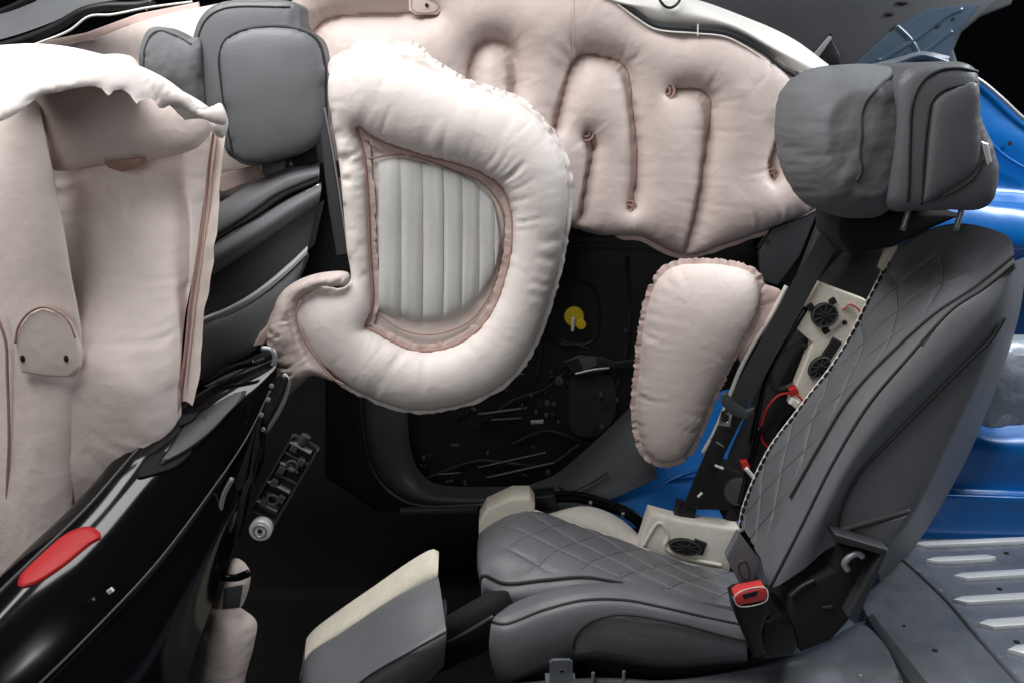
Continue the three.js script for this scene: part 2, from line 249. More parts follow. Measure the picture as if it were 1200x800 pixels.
// blue painted inner body side at the rear
const body = struct('body_side', loft([
  [[1060, 60, -.70], [1120, 78, -.70], [1147, 92, -.70], [1172, 112, -.70], [1200, 138, -.70], [1300, 220, -.70]],
  [[1000, 120, -.69], [1100, 130, -.69], [1150, 150, -.69], [1180, 160, -.69], [1210, 180, -.69], [1300, 240, -.69]],
  [[960, 220, -.69], [1100, 222, -.69], [1140, 222, -.69], [1170, 224, -.69], [1210, 228, -.69], [1300, 262, -.69]],
  [[960, 246, -.60], [1100, 240, -.60], [1140, 240, -.60], [1170, 244, -.60], [1210, 250, -.60], [1300, 280, -.60]],
  [[960, 292, -.58], [1100, 286, -.58], [1140, 286, -.58], [1170, 288, -.58], [1210, 292, -.58], [1300, 310, -.58]],
  [[960, 320, -.68], [1100, 310, -.68], [1140, 310, -.68], [1170, 310, -.68], [1210, 312, -.68], [1300, 330, -.68]],
  [[960, 480, -.70], [1100, 480, -.70], [1140, 484, -.70], [1170, 490, -.70], [1210, 490, -.70], [1300, 490, -.70]],
  [[960, 498, -.66], [1100, 496, -.66], [1140, 498, -.66], [1170, 502, -.66], [1210, 502, -.66], [1300, 502, -.66]],
  [[960, 520, -.62], [1100, 518, -.62], [1140, 520, -.62], [1170, 522, -.62], [1210, 524, -.62], [1300, 524, -.62]],
  [[960, 575, -.62], [1100, 572, -.62], [1140, 573, -.62], [1170, 574, -.62], [1210, 576, -.62], [1300, 576, -.62]],
  [[960, 583, -.59], [1100, 580, -.59], [1140, 581, -.59], [1170, 582, -.59], [1210, 583, -.59], [1300, 583, -.59]],
  [[960, 603, -.59], [1100, 598, -.59], [1140, 599, -.59], [1170, 600, -.59], [1210, 600, -.59], [1300, 600, -.59]],
  [[960, 660, -.59], [1100, 656, -.59], [1140, 656, -.59], [1170, 656, -.59], [1210, 656, -.59], [1300, 656, -.59]]], 50, 140, (u, v, s, t) => .006 * (fbm(s * 6, t * 6, 3) - .5)).geo, M.blue, 'glossy blue painted inner body side behind the seat');
place(put(body, 'body_hole', cyl(.005, .004, 14), M.blackMatte), onZ(1184, 168, -.682), Math.PI / 2);
put(body, 'pillar_flange', tubeZ([[1110, 76], [1147, 93], [1172, 113], [1200, 139], [1260, 185]], -.69, .005, { n: 30 }), M.steel);
put(body, 'wheel_arch_seam', tubeZ([[1150, 150], [1172, 178], [1215, 205]], -.675, .004, { n: 20 }), M.blue);
const sill = struct('door_sill', loft([
  [[640, 640, -.50], [700, 622, -.50], [760, 618, -.50], [830, 620, -.50], [900, 622, -.50], [960, 622, -.5]],
  [[640, 606, -.53], [700, 592, -.53], [760, 592, -.53], [830, 600, -.53], [900, 602, -.53], [960, 602, -.53]],
  [[650, 590, -.56], [705, 576, -.56], [760, 568, -.56], [830, 572, -.56], [900, 576, -.56], [960, 576, -.56]],
  [[680, 576, -.62], [718, 560, -.62], [765, 535, -.62], [830, 520, -.62], [900, 520, -.62], [960, 520, -.62]],
  [[720, 560, -.68], [745, 530, -.68], [790, 490, -.68], [840, 460, -.68], [900, 450, -.68], [960, 450, -.68]]], 40, 40).geo, M.blue, 'glossy blue painted door sill behind the seat cushion');
put(sill, 'weld_ridge', tubeZ([[712, 600], [740, 590], [790, 560], [830, 548]], -.565, .005, { n: 20 }), M.blue);
// upper body: roof side of bare grey metal, with the opening behind it left dark
const roof = struct('roof_side', prism([[742, -30], [1200, -30], [1186, 6], [1150, 20], [1128, 38], [1119, 58], [1124, 74], [1140, 92], [1130, 110], [1060, 105], [960, 95], [900, 70], [840, 40]], -.66, .03, { bevel: .006 }), M.roofGrey, 'bare grey metal roof side above the inflated curtain');
for (const pts of [[[1030, 72], [1072, 46], [1110, 18], [1128, 10]], [[1060, 80], [1092, 54], [1116, 36]], [[1050, 30], [1068, 48], [1080, 70]]]) put(roof, 'stiffener', tubeZ(pts, -.658, .007, { n: 24 }), M.blueGrey);
put(roof, 'corner_panel', prism([[1000, 78], [1040, 40], [1090, 10], [1150, 4], [1126, 36], [1116, 58], [1122, 78], [1136, 94], [1060, 100]], -.655, .02), M.blueGrey);
for (const [x, y, w, h] of [[1043, 16, .02, .008], [1058, 3, .026, .008], [974, 40, .005, .005]]) place(put(roof, 'cut_hole', new THREE.SphereGeometry(1, 14, 10).scale(w * .5, h * .5, .004), M.blackMatte), onZ(x, y, -.658));
for (const [x, y, r] of [[1080, 62, .004], [1100, 30, .005], [1062, 64, .003], [1118, 22, .003], [900, 30, .003]]) place(put(roof, 'drill_hole', cyl(r, .003, 12), M.blackMatte), onZ(x, y, x > 1000 ? -.654 : -.659), Math.PI / 2);
put(roof, 'lower_flange', loft([[[1010, 92, -.645], [1050, 80, -.645], [1080, 70, -.645], [1110, 80, -.645]], [[1010, 84, -.63], [1050, 73, -.63], [1080, 64, -.63], [1112, 72, -.63]], [[1010, 78, -.65], [1050, 68, -.65], [1080, 60, -.65], [1114, 66, -.65]]], 20, 10).geo, M.floorGrey);
put(roof, 'mounting_bracket', prism([[955, 66], [974, 44], [984, 62], [986, 76], [968, 74]], -.62, .02, { bevel: .002 }), M.black);
put(roof, 'bracket_tab', prism([[952, 66], [972, 42], [976, 44], [958, 70]], -.615, .006, { bevel: .001 }), M.steel);
// ================================================================ THE REAR SEAT
const seat = thing('rear_seat', 'grey quilted leather rear seat cut open to foam on its outer half', 'car seat');
// ---- cushion
const PIPE2 = [[576, 729, .004], [592, 731, .004], [639, 714, .004], [685, 703, .004], [732, 703, .004], [783, 713, .004], [835, 725, .004], [876, 733, .004]];
const bol = loft([
  [[600, 800, -.30], [610, 800, -.30], [650, 790, -.30], [700, 780, -.30], [780, 780, -.30], [876, 772, -.30]],
  [[584, 797, -.01], [597, 798, -.01], [640, 782, -.01], [690, 770, -.01], [780, 781, -.01], [876, 774, -.01]],
  [[577, 781, .012], [594, 790, .014], [640, 775, .012], [690, 762, .012], [780, 772, .012], [876, 766, .012]],
  [[573, 757, .02], [592, 765, .022], [640, 748, .022], [690, 736, .022], [780, 744, .022], [876, 750, .02]],
  [[575, 735, .012], [592, 738, .014], [639, 721, .014], [685, 710, .014], [732, 709, .014], [783, 719, .014], [835, 731, .014], [876, 738, .012]],
  PIPE2,
  [[580, 722, -.012], [593, 720, -.012], [639, 703, -.012], [685, 693, -.012], [732, 693, -.012], [783, 703, -.012], [835, 717, -.012], [876, 727, -.012]],
  [[588, 716, -.05], [598, 708, -.05], [640, 692, -.05], [685, 684, -.05], [732, 684, -.05], [783, 695, -.05], [835, 711, -.05], [876, 722, -.05]],
  [[596, 722, -.09], [604, 716, -.09], [640, 702, -.09], [685, 690, -.09], [732, 687, -.09], [783, 697, -.09], [835, 711, -.09], [876, 720, -.09]],
  [[602, 760, -.12], [610, 755, -.12], [640, 740, -.12], [685, 730, -.12], [732, 725, -.12], [783, 725, -.12], [835, 730, -.12], [876, 735, -.12]],
], 90, 80, (u, v, s, t) => .0022 * (fbm(s * 14, t * 8, 3) - .5) + .002 * sm(0, .1, v) * Math.sin(s * 31) * (fbm(s * 6 + 4, t * 3, 2) - .5));
const cushion = put(seat, 'cushion', bol.geo, M.leather);
put(cushion, 'piping', tubeZ(PIPE2, 0, .0028, { n: 90 }), M.piping);
put(cushion, 'side_stitch', tube([[671, 760], [674, 748], [683, 735], [699, 725], [727, 720], [783, 728], [844, 744], [876, 752]].map(p => onZ(p[0], p[1], .0235)), .0022, { n: 60 }), M.piping);
put(cushion, 'side_panel', prism([[674, 768], [675, 752], [684, 738], [700, 728], [727, 723], [783, 731], [844, 747], [876, 755], [876, 768], [780, 776], [700, 764]], .0215, .03, { bevel: .004 }), M.leatherDark);
put(cushion, 'front_cap', loft([
  [[600, 800, -.30], [602, 770, -.30], [604, 740, -.30]], [[584, 797, -.01], [577, 760, .0], [580, 722, -.012]], [[584, 797, -.012], [578, 760, -.004], [581, 722, -.014]]], 10, 10).geo, M.leather);
// insert of the seat: quilted, its far half cut away
const P = .105;
const quilt = (s, t) => { const a = (s + t * 1.15) / P, b = (s - t * 1.15) / P, da = Math.abs(a - Math.round(a)) * P, db = Math.abs(b - Math.round(b)) * P; return -.0026 * Math.max(Math.exp(-da * da / .00004), Math.exp(-db * db / .00004)) + .0018 * Math.sqrt(Math.min(1, Math.min(da, db) / .035)); };
const edgeN = [[566, 674, -.082], [590, 683, -.082], [639, 679, -.082], [685, 676, -.082], [730, 683, -.082], [790, 697, -.085], [835, 706, -.088], [880, 714, -.09]];
const dropF = (x, y, z) => onZ(x, y, z).add(V(.03, -.09, 0)), nose = (x, y, z) => onZ(x, y, z).add(V(-.002, -.03, 0));
const rail = (pts) => { const [x, y, z] = pts[0]; return [dropF(x, y, z), nose(x, y, z), ...pts.map(p => onZ(...p))]; };
const ins = loft([
  rail([[574, 705, -.076], [592, 712, -.072], [639, 712, -.072], [685, 700, -.072], [730, 695, -.075], [790, 705, -.08], [835, 712, -.085], [880, 718, -.09]]),
  rail([[567, 688, -.07], [591, 697, -.066], [639, 694, -.066], [685, 685, -.068], [730, 688, -.075], [790, 701, -.08], [835, 709, -.086], [880, 716, -.09]]),
  rail(edgeN),
  rail([[562, 660, -.13], [578, 652, -.13], [618, 649, -.13], [670, 655, -.13], [720, 668, -.13], [775, 682, -.13], [825, 692, -.13], [876, 700, -.13]]),
  rail([[561, 640, -.22], [580, 625, -.22], [612, 617, -.22], [660, 629, -.22], [712, 645, -.22], [765, 661, -.22], [818, 675, -.22], [870, 684, -.22]]),
  rail([[562, 626, -.30], [590, 607, -.30], [622, 599, -.30], [667, 612, -.30], [713, 628, -.30], [755, 643, -.30], [807, 661, -.30], [862, 671, -.30]]),
  rail([[562, 632, -.305], [590, 613, -.305], [622, 606, -.305], [667, 619, -.305], [713, 636, -.305], [755, 651, -.305], [807, 670, -.305], [862, 680, -.305]]),
], 150, 110, (u, v, s, t) => v > .36 ? sm(.36, .42, v) * sm(.13, .17, s) * quilt(s, t) : .0008 * (fbm(s * 20, t * 20, 2) - .5));
const insert = put(seat, 'seat_insert', ins.geo, M.leather);
put(insert, 'piping', tube([dropF(566, 674, -.082), nose(566, 674, -.082), ...edgeN.slice(0, 5).map(p => onZ(p[0], p[1], p[2] + .003))], .003, { n: 70 }), M.piping);
function stitches(lf, parent, v0, s0, sf = (i, j) => lf.S[i][j], tf = (i, j) => lf.T[i][j]) {   // raised thread along the quilting grooves
  const { nu, nv } = lf;
  for (const sg of [1, -1]) for (let k = -8; k < 14; k++) { let run = []; for (let j = Math.ceil(v0 * nv); j <= nv - 3; j++) { let hit = -1; for (let i = 1; i <= nu; i++) { const f0 = (sf(i - 1, j) + sg * tf(i - 1, j) * 1.15) / P - k, f1 = (sf(i, j) + sg * tf(i, j) * 1.15) / P - k; if (f0 * f1 <= 0 && f0 !== f1) { hit = i - 1 + f0 / (f0 - f1); break; } }
      if (hit > 0 && sf(Math.floor(hit), j) > s0) { const i = Math.floor(hit), f = hit - i; run.push(lf.at(i / nu, j / nv, .0012).lerp(lf.at((i + 1) / nu, j / nv, .0012), f)); } }
    if (run.length > 8) put(parent, 'quilt_stitch', tube(run, .001, { n: run.length, sides: 5 }), M.thread); }  // thread coloured paler than the leather to stand for light caught along the stitches
}
stitches(ins, insert, .42, .16);
put(seat, 'cushion_foam', prism([[561, 640], [561, 612], [570, 597], [600, 583], [621, 583], [627, 592], [626, 612], [600, 650]], -.30, .07, { bevel: .008 }), M.foam);
put(seat, 'bolster_foam', loft([
  [[640, 640, -.335], [680, 640, -.335], [720, 655, -.335], [760, 665, -.335]], [[630, 606, -.335], [670, 614, -.335], [712, 632, -.335], [758, 652, -.335]],
  [[636, 604, -.35], [675, 599, -.36], [716, 614, -.36], [757, 640, -.355]], [[650, 603, -.40], [690, 594, -.41], [726, 607, -.41], [757, 634, -.40]], [[660, 640, -.43], [695, 640, -.43], [726, 640, -.43], [757, 650, -.43]]], 30, 24).geo, M.felt);
const fp = put(seat, 'corner_foam', prism([[762, 601], [800, 611], [867, 620], [855, 672], [800, 664], [748, 645]], -.325, .05, { bevel: .007 }), M.felt);
put(fp, 'foam_ridge', tube([[752, 642], [773, 612], [783, 628], [779, 640], [800, 652], [845, 662]].map(p => onZ(p[0], p[1], -.3245)), .004, { n: 40 }), M.felt);
function fan(parent, px, py, z, r, sq, rot, turnY = 0) {
  const f = put(parent, 'blower_fan', cyl(r, .012, 30), M.blackMatte); f.rotation.set(Math.PI / 2 + 0, 0, 0); f.scale.set(1, 1, sq); f.position.copy(onZ(px, py, z)); f.rotation.order = 'ZXY'; f.rotation.z = rot;
  const vs = []; for (let k = 0; k < 9; k++) { const b = box(.003, .004, r * .75, .001); b.translate(0, .006, r * .45); b.rotateY(k / 9 * 6.283); vs.push(b.toNonIndexed ? b : b); }
  const g = mergeGeometries(vs); put(f, 'fan_blades', g, M.trim); const ring = new THREE.TorusGeometry(r * .92, .0025, 8, 30).rotateX(Math.PI / 2).translate(0, .006, 0); put(f, 'fan_ring', ring, M.trim); const hub = cyl(r * .28, .006, 16); hub.translate(0, .007, 0); put(f, 'fan_hub', hub, M.black);
}
fan(fp, 803, 640, -.322, .036, .5, -.22);
put(fp, 'fan_connector', prism([[815, 632], [829, 637], [824, 651], [811, 650]], -.318, .012, { bevel: .002 }), M.blackMatte);
// felt edge with punched holes where the covers were cut
function punched(parent, pts, w, n) {
  const c = curve(pts.map(p => onZ(...p)), false, 80); put(parent, 'cut_edge_strip', tube(c, w, { raw: true, sides: 8, flat: 1 }), M.felt);
  const gs = []; for (let i = 1; i < n; i++) { const a = i / n * 80, k = Math.floor(a), p = c[k].clone().lerp(c[Math.min(80, k + 1)], a - k), t = c[Math.min(80, k + 1)].clone().sub(c[k]).normalize(); const g = new THREE.SphereGeometry(1, 10, 8).scale(.0085, .0036, .004); g.rotateZ(Math.atan2(t.y, t.x)); g.translate(p.x - w * .35, p.y, p.z + w * .75); gs.push(g); }
  put(parent, 'punched_holes', mergeGeometries(gs), M.blackMatte);
}
punched(cushion, [[626, 599, -.303], [667, 613, -.303], [713, 629, -.303], [755, 644, -.303], [807, 662, -.303], [850, 670, -.303]], .0045, 20);
put(seat, 'seat_frame', tube([[610, 600, -.42], [636, 585, -.45], [675, 582, -.46], [713, 592, -.46], [745, 607, -.46], [762, 628, -.46], [770, 660, -.44]].map(p => onZ(...p)), .014, { n: 50 }), M.blackGloss);
put(seat, 'frame_clamp', prism([[622, 583], [650, 580], [654, 598], [626, 600]], -.40, .05, { bevel: .004 }), M.black);
for (const [x, y] of [[692, 590], [730, 603]]) place(put(seat, 'frame_pin', cyl(.004, .012, 10), M.steel), onZ(x, y, -.44), .5);
put(seat, 'seat_base', prism([[592, 805], [610, 770], [700, 765], [880, 770], [930, 760], [940, 800], [800, 812], [640, 815]], -.06, .4, { bevel: .01 }), M.blackMatte);
// ---- backrest
const edgePipe = [[1189, 309, .0], [1152, 339, .002], [1116, 363, .004], [1061, 423, .006], [1019, 473, .006], [977, 542, .006], [940, 616, .006], [903, 688, .004]];
const back = loft([
  [onZ(1188, 300, -.50).add(V(.03, .0, 0)), onZ(1172, 375, -.5).add(V(.04, 0, 0)), onZ(1120, 510, -.5).add(V(.05, 0, 0)), onZ(1070, 606, -.5).add(V(.05, 0, 0)), onZ(1040, 650, -.5).add(V(.05, 0, 0)), onZ(1010, 690, -.5).add(V(.05, 0, 0))],
  [[1190, 306, -.03], [1180, 372, -.03], [1160, 424, -.03], [1118, 512, -.03], [1086, 577, -.03], [1060, 625, -.03], [1024, 660, -.03]],
  [[1190, 306, -.015], [1176, 372, -.004], [1156, 424, -.004], [1114, 512, -.004], [1082, 577, -.004], [1054, 622, -.004], [1018, 655, -.004]],
  [[1189, 307, -.01], [1170, 384, .004], [1138, 421, .006], [1090, 469, .006], [1044, 516, .006], [1007, 557, .006], [986, 599, .006], [978, 640, .004]],
  [[1189, 308, -.004], [1164, 360, .016], [1128, 395, .02], [1078, 448, .022], [1032, 496, .022], [992, 552, .022], [963, 610, .022], [940, 668, .016]],
  edgePipe,
  [[1189, 304, -.012], [1145, 341, -.016], [1104, 366, -.016], [1049, 421, -.016], [1006, 469, -.016], [966, 534, -.016], [932, 602, -.016], [897, 675, -.014]],
  [[1189, 300, -.03], [1140, 340, -.05], [1096, 368, -.05], [1038, 420, -.05], [996, 466, -.05], [959, 526, -.05], [926, 584, -.05], [892, 655, -.05]],
  [[1180, 276, -.10], [1128, 318, -.10], [1080, 360, -.10], [1030, 416, -.10], [987, 465, -.10], [949, 525, -.10], [918, 580, -.10], [888, 648, -.10]],
  [[1130, 262, -.17], [1095, 310, -.17], [1055, 362, -.17], [1014, 416, -.17], [971, 466, -.17], [932, 525, -.17], [906, 576, -.17], [882, 636, -.17]],
  [[1088, 269, -.23], [1062, 316, -.23], [1036, 356, -.23], [1001, 416, -.23], [958, 469, -.23], [918, 526, -.23], [894, 572, -.23], [876, 625, -.23]],
  [[1052, 290, -.28], [1038, 318, -.28], [1022, 350, -.28], [987, 416, -.28], [945, 472, -.28], [905, 526, -.28], [884, 569, -.28], [870, 614, -.28]],
  [onZ(1052, 290, -.29).add(V(.012, 0, 0)), onZ(1038, 318, -.29).add(V(.012, 0, 0)), onZ(1022, 350, -.29).add(V(.012, 0, 0)), onZ(987, 416, -.29).add(V(.012, 0, 0)), onZ(945, 472, -.29).add(V(.012, 0, 0)), onZ(905, 526, -.29).add(V(.012, 0, 0)), onZ(884, 569, -.29).add(V(.012, 0, 0)), onZ(870, 614, -.29).add(V(.012, 0, 0))],
], 150, 170, (u, v, s, t) => { const q = sm(.62, .66, v) * sm(.04, .16, u); return q * quilt(u * .6, v * .66) + .0012 * (fbm(s * 12, t * 9, 3) - .5); });
const rest = put(seat, 'backrest', back.geo, M.leather);
put(rest, 'piping', tubeZ(edgePipe, 0, .003, { n: 90 }), M.piping);
put(rest, 'inner_stitch', tube([[1189, 299, -.028], [1140, 338, -.047], [1096, 367, -.047], [1038, 419, -.047], [996, 465, -.047], [959, 525, -.047], [926, 583, -.047]].map(p => onZ(p[0], p[1], p[2] + .005)), .0026, { n: 80 }), M.piping);
put(rest, 'side_stitch', tube([[1178, 372], [1162, 398], [1138, 421], [1090, 469], [1044, 516], [1007, 557], [986, 599], [980, 626]].map(p => onZ(p[0], p[1], .0085)), .0032, { n: 80 }), M.piping);
put(rest, 'zip_band', tube([[1190, 312, -.002], [1160, 337, .001], [1116, 368, .004], [1080, 405, .006]].map(p => onZ(...p)), .004, { n: 40 }), M.stitchDark);
stitches(back, rest, .66, .05, i => i / 150 * .6, (i, j) => j / 170 * .66);
punched(rest, [[1049, 289, -.283], [1036, 318, -.283], [1020, 350, -.283], [985, 416, -.283], [943, 472, -.283], [903, 526, -.283], [882, 569, -.283], [871, 600, -.283], [868, 622, -.283]], .0055, 40);
put(rest, 'side_band', tube([[982, 622, .009], [1010, 614, .005], [1066, 598, -.002]].map(p => onZ(...p)), .006, { n: 20 }), M.stitchDark);
put(rest, 'lower_cover', prism([[980, 628], [1022, 616], [1064, 604], [1040, 645]], .006, .04, { bevel: .003 }), M.leatherDark);
// exposed frame of the cut-open half
put(rest, 'frame_shell', prism([[1045, 286], [1005, 296], [960, 350], [930, 420], [900, 480], [868, 550], [850, 612], [880, 612], [960, 480], [1040, 340]], -.36, .12, { bevel: .012 }), M.blackMatte);
const fpan = put(rest, 'foam_panel', prism([[963, 332], [1016, 352], [1003, 385], [985, 412], [955, 462], [942, 480], [926, 474], [934, 450], [953, 402], [930, 382]], -.325, .03, { bevel: .003 }), M.foam);
fan(fpan, 966, 369, -.318, .026, .95, .3); fan(fpan, 960, 430, -.318, .026, .72, .95);
for (const [x, y] of [[976, 353], [950, 360], [968, 387]]) place(put(fpan, 'fan_lug', box(.014, .014, .008), M.blackMatte), onZ(x, y, -.32), 0, 0, .6);
place(put(fpan, 'fan_cover', box(.022, .05, .008), M.blackMatte), onZ(974, 410, -.316), 0, 0, -.5);
place(put(fpan, 'wire_hole', cyl(.005, .004, 12), M.blackMatte), onZ(990, 378, -.322), Math.PI / 2);
put(fpan, 'wire', tubeZ([[988, 364], [996, 357], [1004, 360], [1010, 368]], -.322, .0016, { n: 20 }), M.wire);
put(rest, 'wiring_loop', tubeZ([[933, 460], [915, 462], [902, 474], [894, 492], [892, 510], [898, 522], [906, 524]], -.335, .0028, { n: 50 }), M.wire);
put(rest, 'red_connector', prism([[925, 456], [934, 453], [937, 461], [928, 465]], -.32, .02, { bevel: .002 }), M.wire);
put(rest, 'white_connector', prism([[930, 466], [938, 472], [934, 480], [926, 473]], -.315, .015, { bevel: .002 }), M.felt);
put(rest, 'wire_tail', tubeZ([[934, 462], [940, 468], [944, 478]], -.31, .0022, { n: 14 }), M.wire);
for (const pts of [[[880, 520], [900, 440], [930, 385], [945, 360]], [[905, 540], [915, 500], [935, 470]], [[868, 590], [880, 540], [890, 500]]]) put(rest, 'frame_rod', tubeZ(pts, -.33, .007, { n: 30 }), M.blackGloss);
put(rest, 'lumbar_ring', tube([[905, 430], [925, 405], [945, 405], [948, 425], [930, 450], [908, 455]].map(p => onZ(p[0], p[1], -.35)), .006, { n: 40, closed: true }), M.trim);
place(put(rest, 'recliner_motor', cyl(.03, .05, 26), M.trim), onZ(865, 575, -.36), 1.2, .3, .2);
put(rest, 'red_plug', prism([[868, 541], [876, 540], [880, 548], [872, 552]], -.32, .015, { bevel: .002 }), M.wire);
put(rest, 'plug_pin', tubeZ([[874, 548], [884, 560]], -.318, .0045, { n: 8 }), M.alu);
put(rest, 'upper_strip', prism([[1040, 287], [1052, 285], [1052, 292], [1036, 318], [1030, 314]], -.275, .01, { bevel: .001 }), M.foam);
put(rest, 'pillow_bracket', prism([[962, 262], [1000, 258], [996, 275], [968, 300], [945, 330], [938, 325]], -.42, .03, { bevel: .003 }), M.trim);
// ---- headrest of the rear seat
const hr = blow({ outline: [[1042, 244], [1046, 150], [1050, 100], [1062, 82], [1084, 74], [1128, 73], [1144, 82], [1148, 100], [1150, 137], [1164, 170], [1171, 205], [1163, 236], [1150, 245], [1110, 246], [1075, 247]], z: -.04, gap: .26, H: .022, L: .02, wr: .0002, lump: .0008, cell: .006 });
const head = put(seat, 'headrest', hr.geo, M.leatherDark);
put(head, 'piping', onBag(hr, [[1146, 84], [1120, 80], [1098, 84], [1080, 97], [1070, 120], [1067, 160], [1064, 236]], .0026), M.piping);
const hp = blow({ outline: [[1082, 238], [1084, 190], [1088, 150], [1094, 118], [1106, 108], [1144, 97], [1148, 140], [1149, 185], [1140, 205], [1110, 225]], z: -.021, gap: .02, H: .009, L: .02, wr: .0003, lump: .001, cell: .005 });
put(head, 'side_pad', hp.geo, M.leatherDark);
put(head, 'pad_seam', onBag(hr, [[1080, 240], [1083, 190], [1087, 146], [1093, 117], [1106, 106], [1145, 95]], .0024), M.piping);
put(head, 'lower_seam', onBag(hr, [[1078, 238], [1110, 228], [1142, 207], [1152, 186]], .002), M.piping);
for (const [x, y, z] of [[1066, 244, -.1], [1128, 244, -.1]]) put(head, 'headrest_post', tube([onZ(x, y, z), onZ(x - 8, y + 26, z)], .005, { n: 6, sides: 14 }), M.steel);
put(head, 'hinge_clip', prism([[1150, 165], [1160, 168], [1164, 190], [1158, 195]], -.02, .02), M.alu);
put(head, 'headrest_mount', prism([[985, 252], [1090, 248], [1130, 252], [1090, 270], [1050, 290], [1000, 300], [985, 280]], -.20, .16, { bevel: .01 }), M.blackMatte);
// anchor tag
const tag = put(seat, 'anchor_tag', prism([[866, 624], [891, 658], [885, 683], [869, 688], [851, 653]], .014, .02, { bevel: .004 }), M.leather);
put(tag, 'embossed_symbol', tube([[866, 660], [873, 657], [878, 668], [876, 677], [870, 676]].map(p => onZ(p[0], p[1], .0145)), .0016, { n: 30, closed: true, sides: 6 }), M.stitchDark);
// hinge bracket and its cover
const hb = put(seat, 'hinge_bracket', prism([[978, 625], [1042, 644], [1003, 732], [993, 722], [1033, 650], [980, 634]], .05, .05, { bevel: .003 }), M.trim);
put(hb, 'hinge_knuckle', tubeZ([[994, 668], [990, 660], [996, 652], [1006, 648], [1012, 652]], .04, .006, { n: 24 }), M.steel);
put(seat, 'hinge_cover', prism([[926, 700], [945, 684], [976, 668], [984, 640], [1030, 652], [1012, 690], [1000, 724], [975, 752], [940, 766], [925, 750]], .02, .18, { bevel: .01 }), M.blackMatte);
put(seat, 'recliner_cover', prism([[893, 730], [905, 724], [925, 726], [935, 745], [934, 768], [915, 773], [888, 772]], .035, .1, { bevel: .012, round: true }), M.black);
put(seat, 'cover_edge', tubeZ([[927, 698], [938, 688], [955, 679]], .022, .003, { n: 14 }), M.trim);
place(put(seat, 'cover_slot', box(.02, .006, .004), M.trim), onZ(970, 711, .022), 0, 0, .15);
// ---- pillow strapped to the rear headrest
const pil = blow({ outline: [[917, 140], [922, 108], [945, 84], [985, 76], [1030, 76], [1050, 84], [1049, 130], [1045, 190], [1042, 236], [1025, 252], [1000, 256], [970, 250], [945, 238], [925, 205], [918, 170]], z: -.15, gap: .02, H: .125, L: .09, wr: .012, wl: .03, lump: .010, lf: 17, cell: .006, cap: 1.25 });
const pillow = thing('headrest_pillow', 'wrinkled grey suede pillow on the front of the rear headrest', 'pillow');
put(pillow, 'cover', pil.geo, M.suede);
put(pillow, 'seam', onBag(pil, [[1048, 86], [1030, 102], [1016, 118], [1010, 135], [1010, 160], [1008, 180], [1010, 200], [1004, 212]], .0022), M.stitchDark);
// ---- belt
const belt = thing('seat_belt', 'black seat belt webbing running down beside the cut-open backrest', 'seat belt');
{ const c = [[990, 250, -.33], [950, 318, -.325], [916, 380, -.32], [884, 438, -.315], [858, 490, -.315], [832, 545, -.33], [808, 602, -.36]].map(p => onZ(...p)), L = curve(c, false, 50), pos = [], uv = [], idx = []; let s = 0;
  L.forEach((p, i) => { if (i) s += p.distanceTo(L[i - 1]); const f = i / 50, w = .031, tw = .25 * Math.sin(f * 5); const d = V(Math.cos(.45), Math.sin(.45), tw).normalize(); for (const [e, t] of [[-1, .001], [1, .001], [1, -.001], [-1, -.001], [-1, .001]]) { const q = p.clone().addScaledVector(d, e * w); pos.push(q.x, q.y, q.z + t); uv.push(s, e * w); } if (i) for (let k = 0; k < 4; k++) { const a = (i - 1) * 5 + k, b = i * 5 + k; idx.push(a, b, a + 1, b, b + 1, a + 1); } });
  put(belt, 'webbing', buf(pos, idx, uv), M.webbing); }
put(belt, 'tongue', prism([[846, 462], [852, 460], [862, 472], [876, 481], [884, 478], [884, 484], [874, 492], [858, 487], [846, 474]], -.30, .012, { bevel: .003 }), M.darkTrim);
put(belt, 'tongue_plate', prism([[846, 481], [859, 483], [856, 500], [842, 498]], -.302, .004, { bevel: .001, holes: [[[848, 486], [855, 487], [853, 495], [846, 494]]] }), M.chrome);
put(belt, 'label_stitch', tubeZ([[832, 513], [848, 523]], -.318, .0015, { n: 6 }), M.thread);
put(belt, 'anchor', prism([[794, 586], [818, 594], [814, 611], [790, 604]], -.35, .02, { bevel: .003 }), M.black);
put(belt, 'lower_guide', prism([[832, 540], [880, 556], [872, 600], [815, 598]], -.36, .06, { bevel: .01 }), M.blackMatte);
for (const pts of [[[838, 545], [848, 549]], [[818, 582], [823, 577]]]) put(belt, 'guide_clip', tubeZ(pts, -.33, .003, { n: 6 }), M.alu);
// ---- buckle
const bk = thing('belt_buckle', 'black belt buckle with a red release button beside the cushion', 'buckle');
put(bk, 'casing', prism([[858, 702], [864, 698], [898, 691], [903, 697], [900, 722], [893, 742], [898, 768], [884, 772], [872, 745], [862, 722]], .06, .045, { bevel: .006 }), M.black);
const btn = put(bk, 'release_button', prism([[861, 698], [868, 693], [896, 688], [900, 694], [898, 704], [866, 710], [862, 706]], .066, .03, { bevel: .004 }), M.redPlastic);
put(btn, 'button_rim', tube([[861, 700], [868, 693], [896, 688], [900, 694], [898, 704], [866, 710]].map(p => onZ(p[0], p[1], .064)), .0012, { n: 40, closed: true, sides: 6 }), M.felt);
put(btn, 'tongue_slot', prism([[870, 697], [889, 692], [887, 698], [872, 702]], .0675, .006, { bevel: .001 }), M.blackMatte);
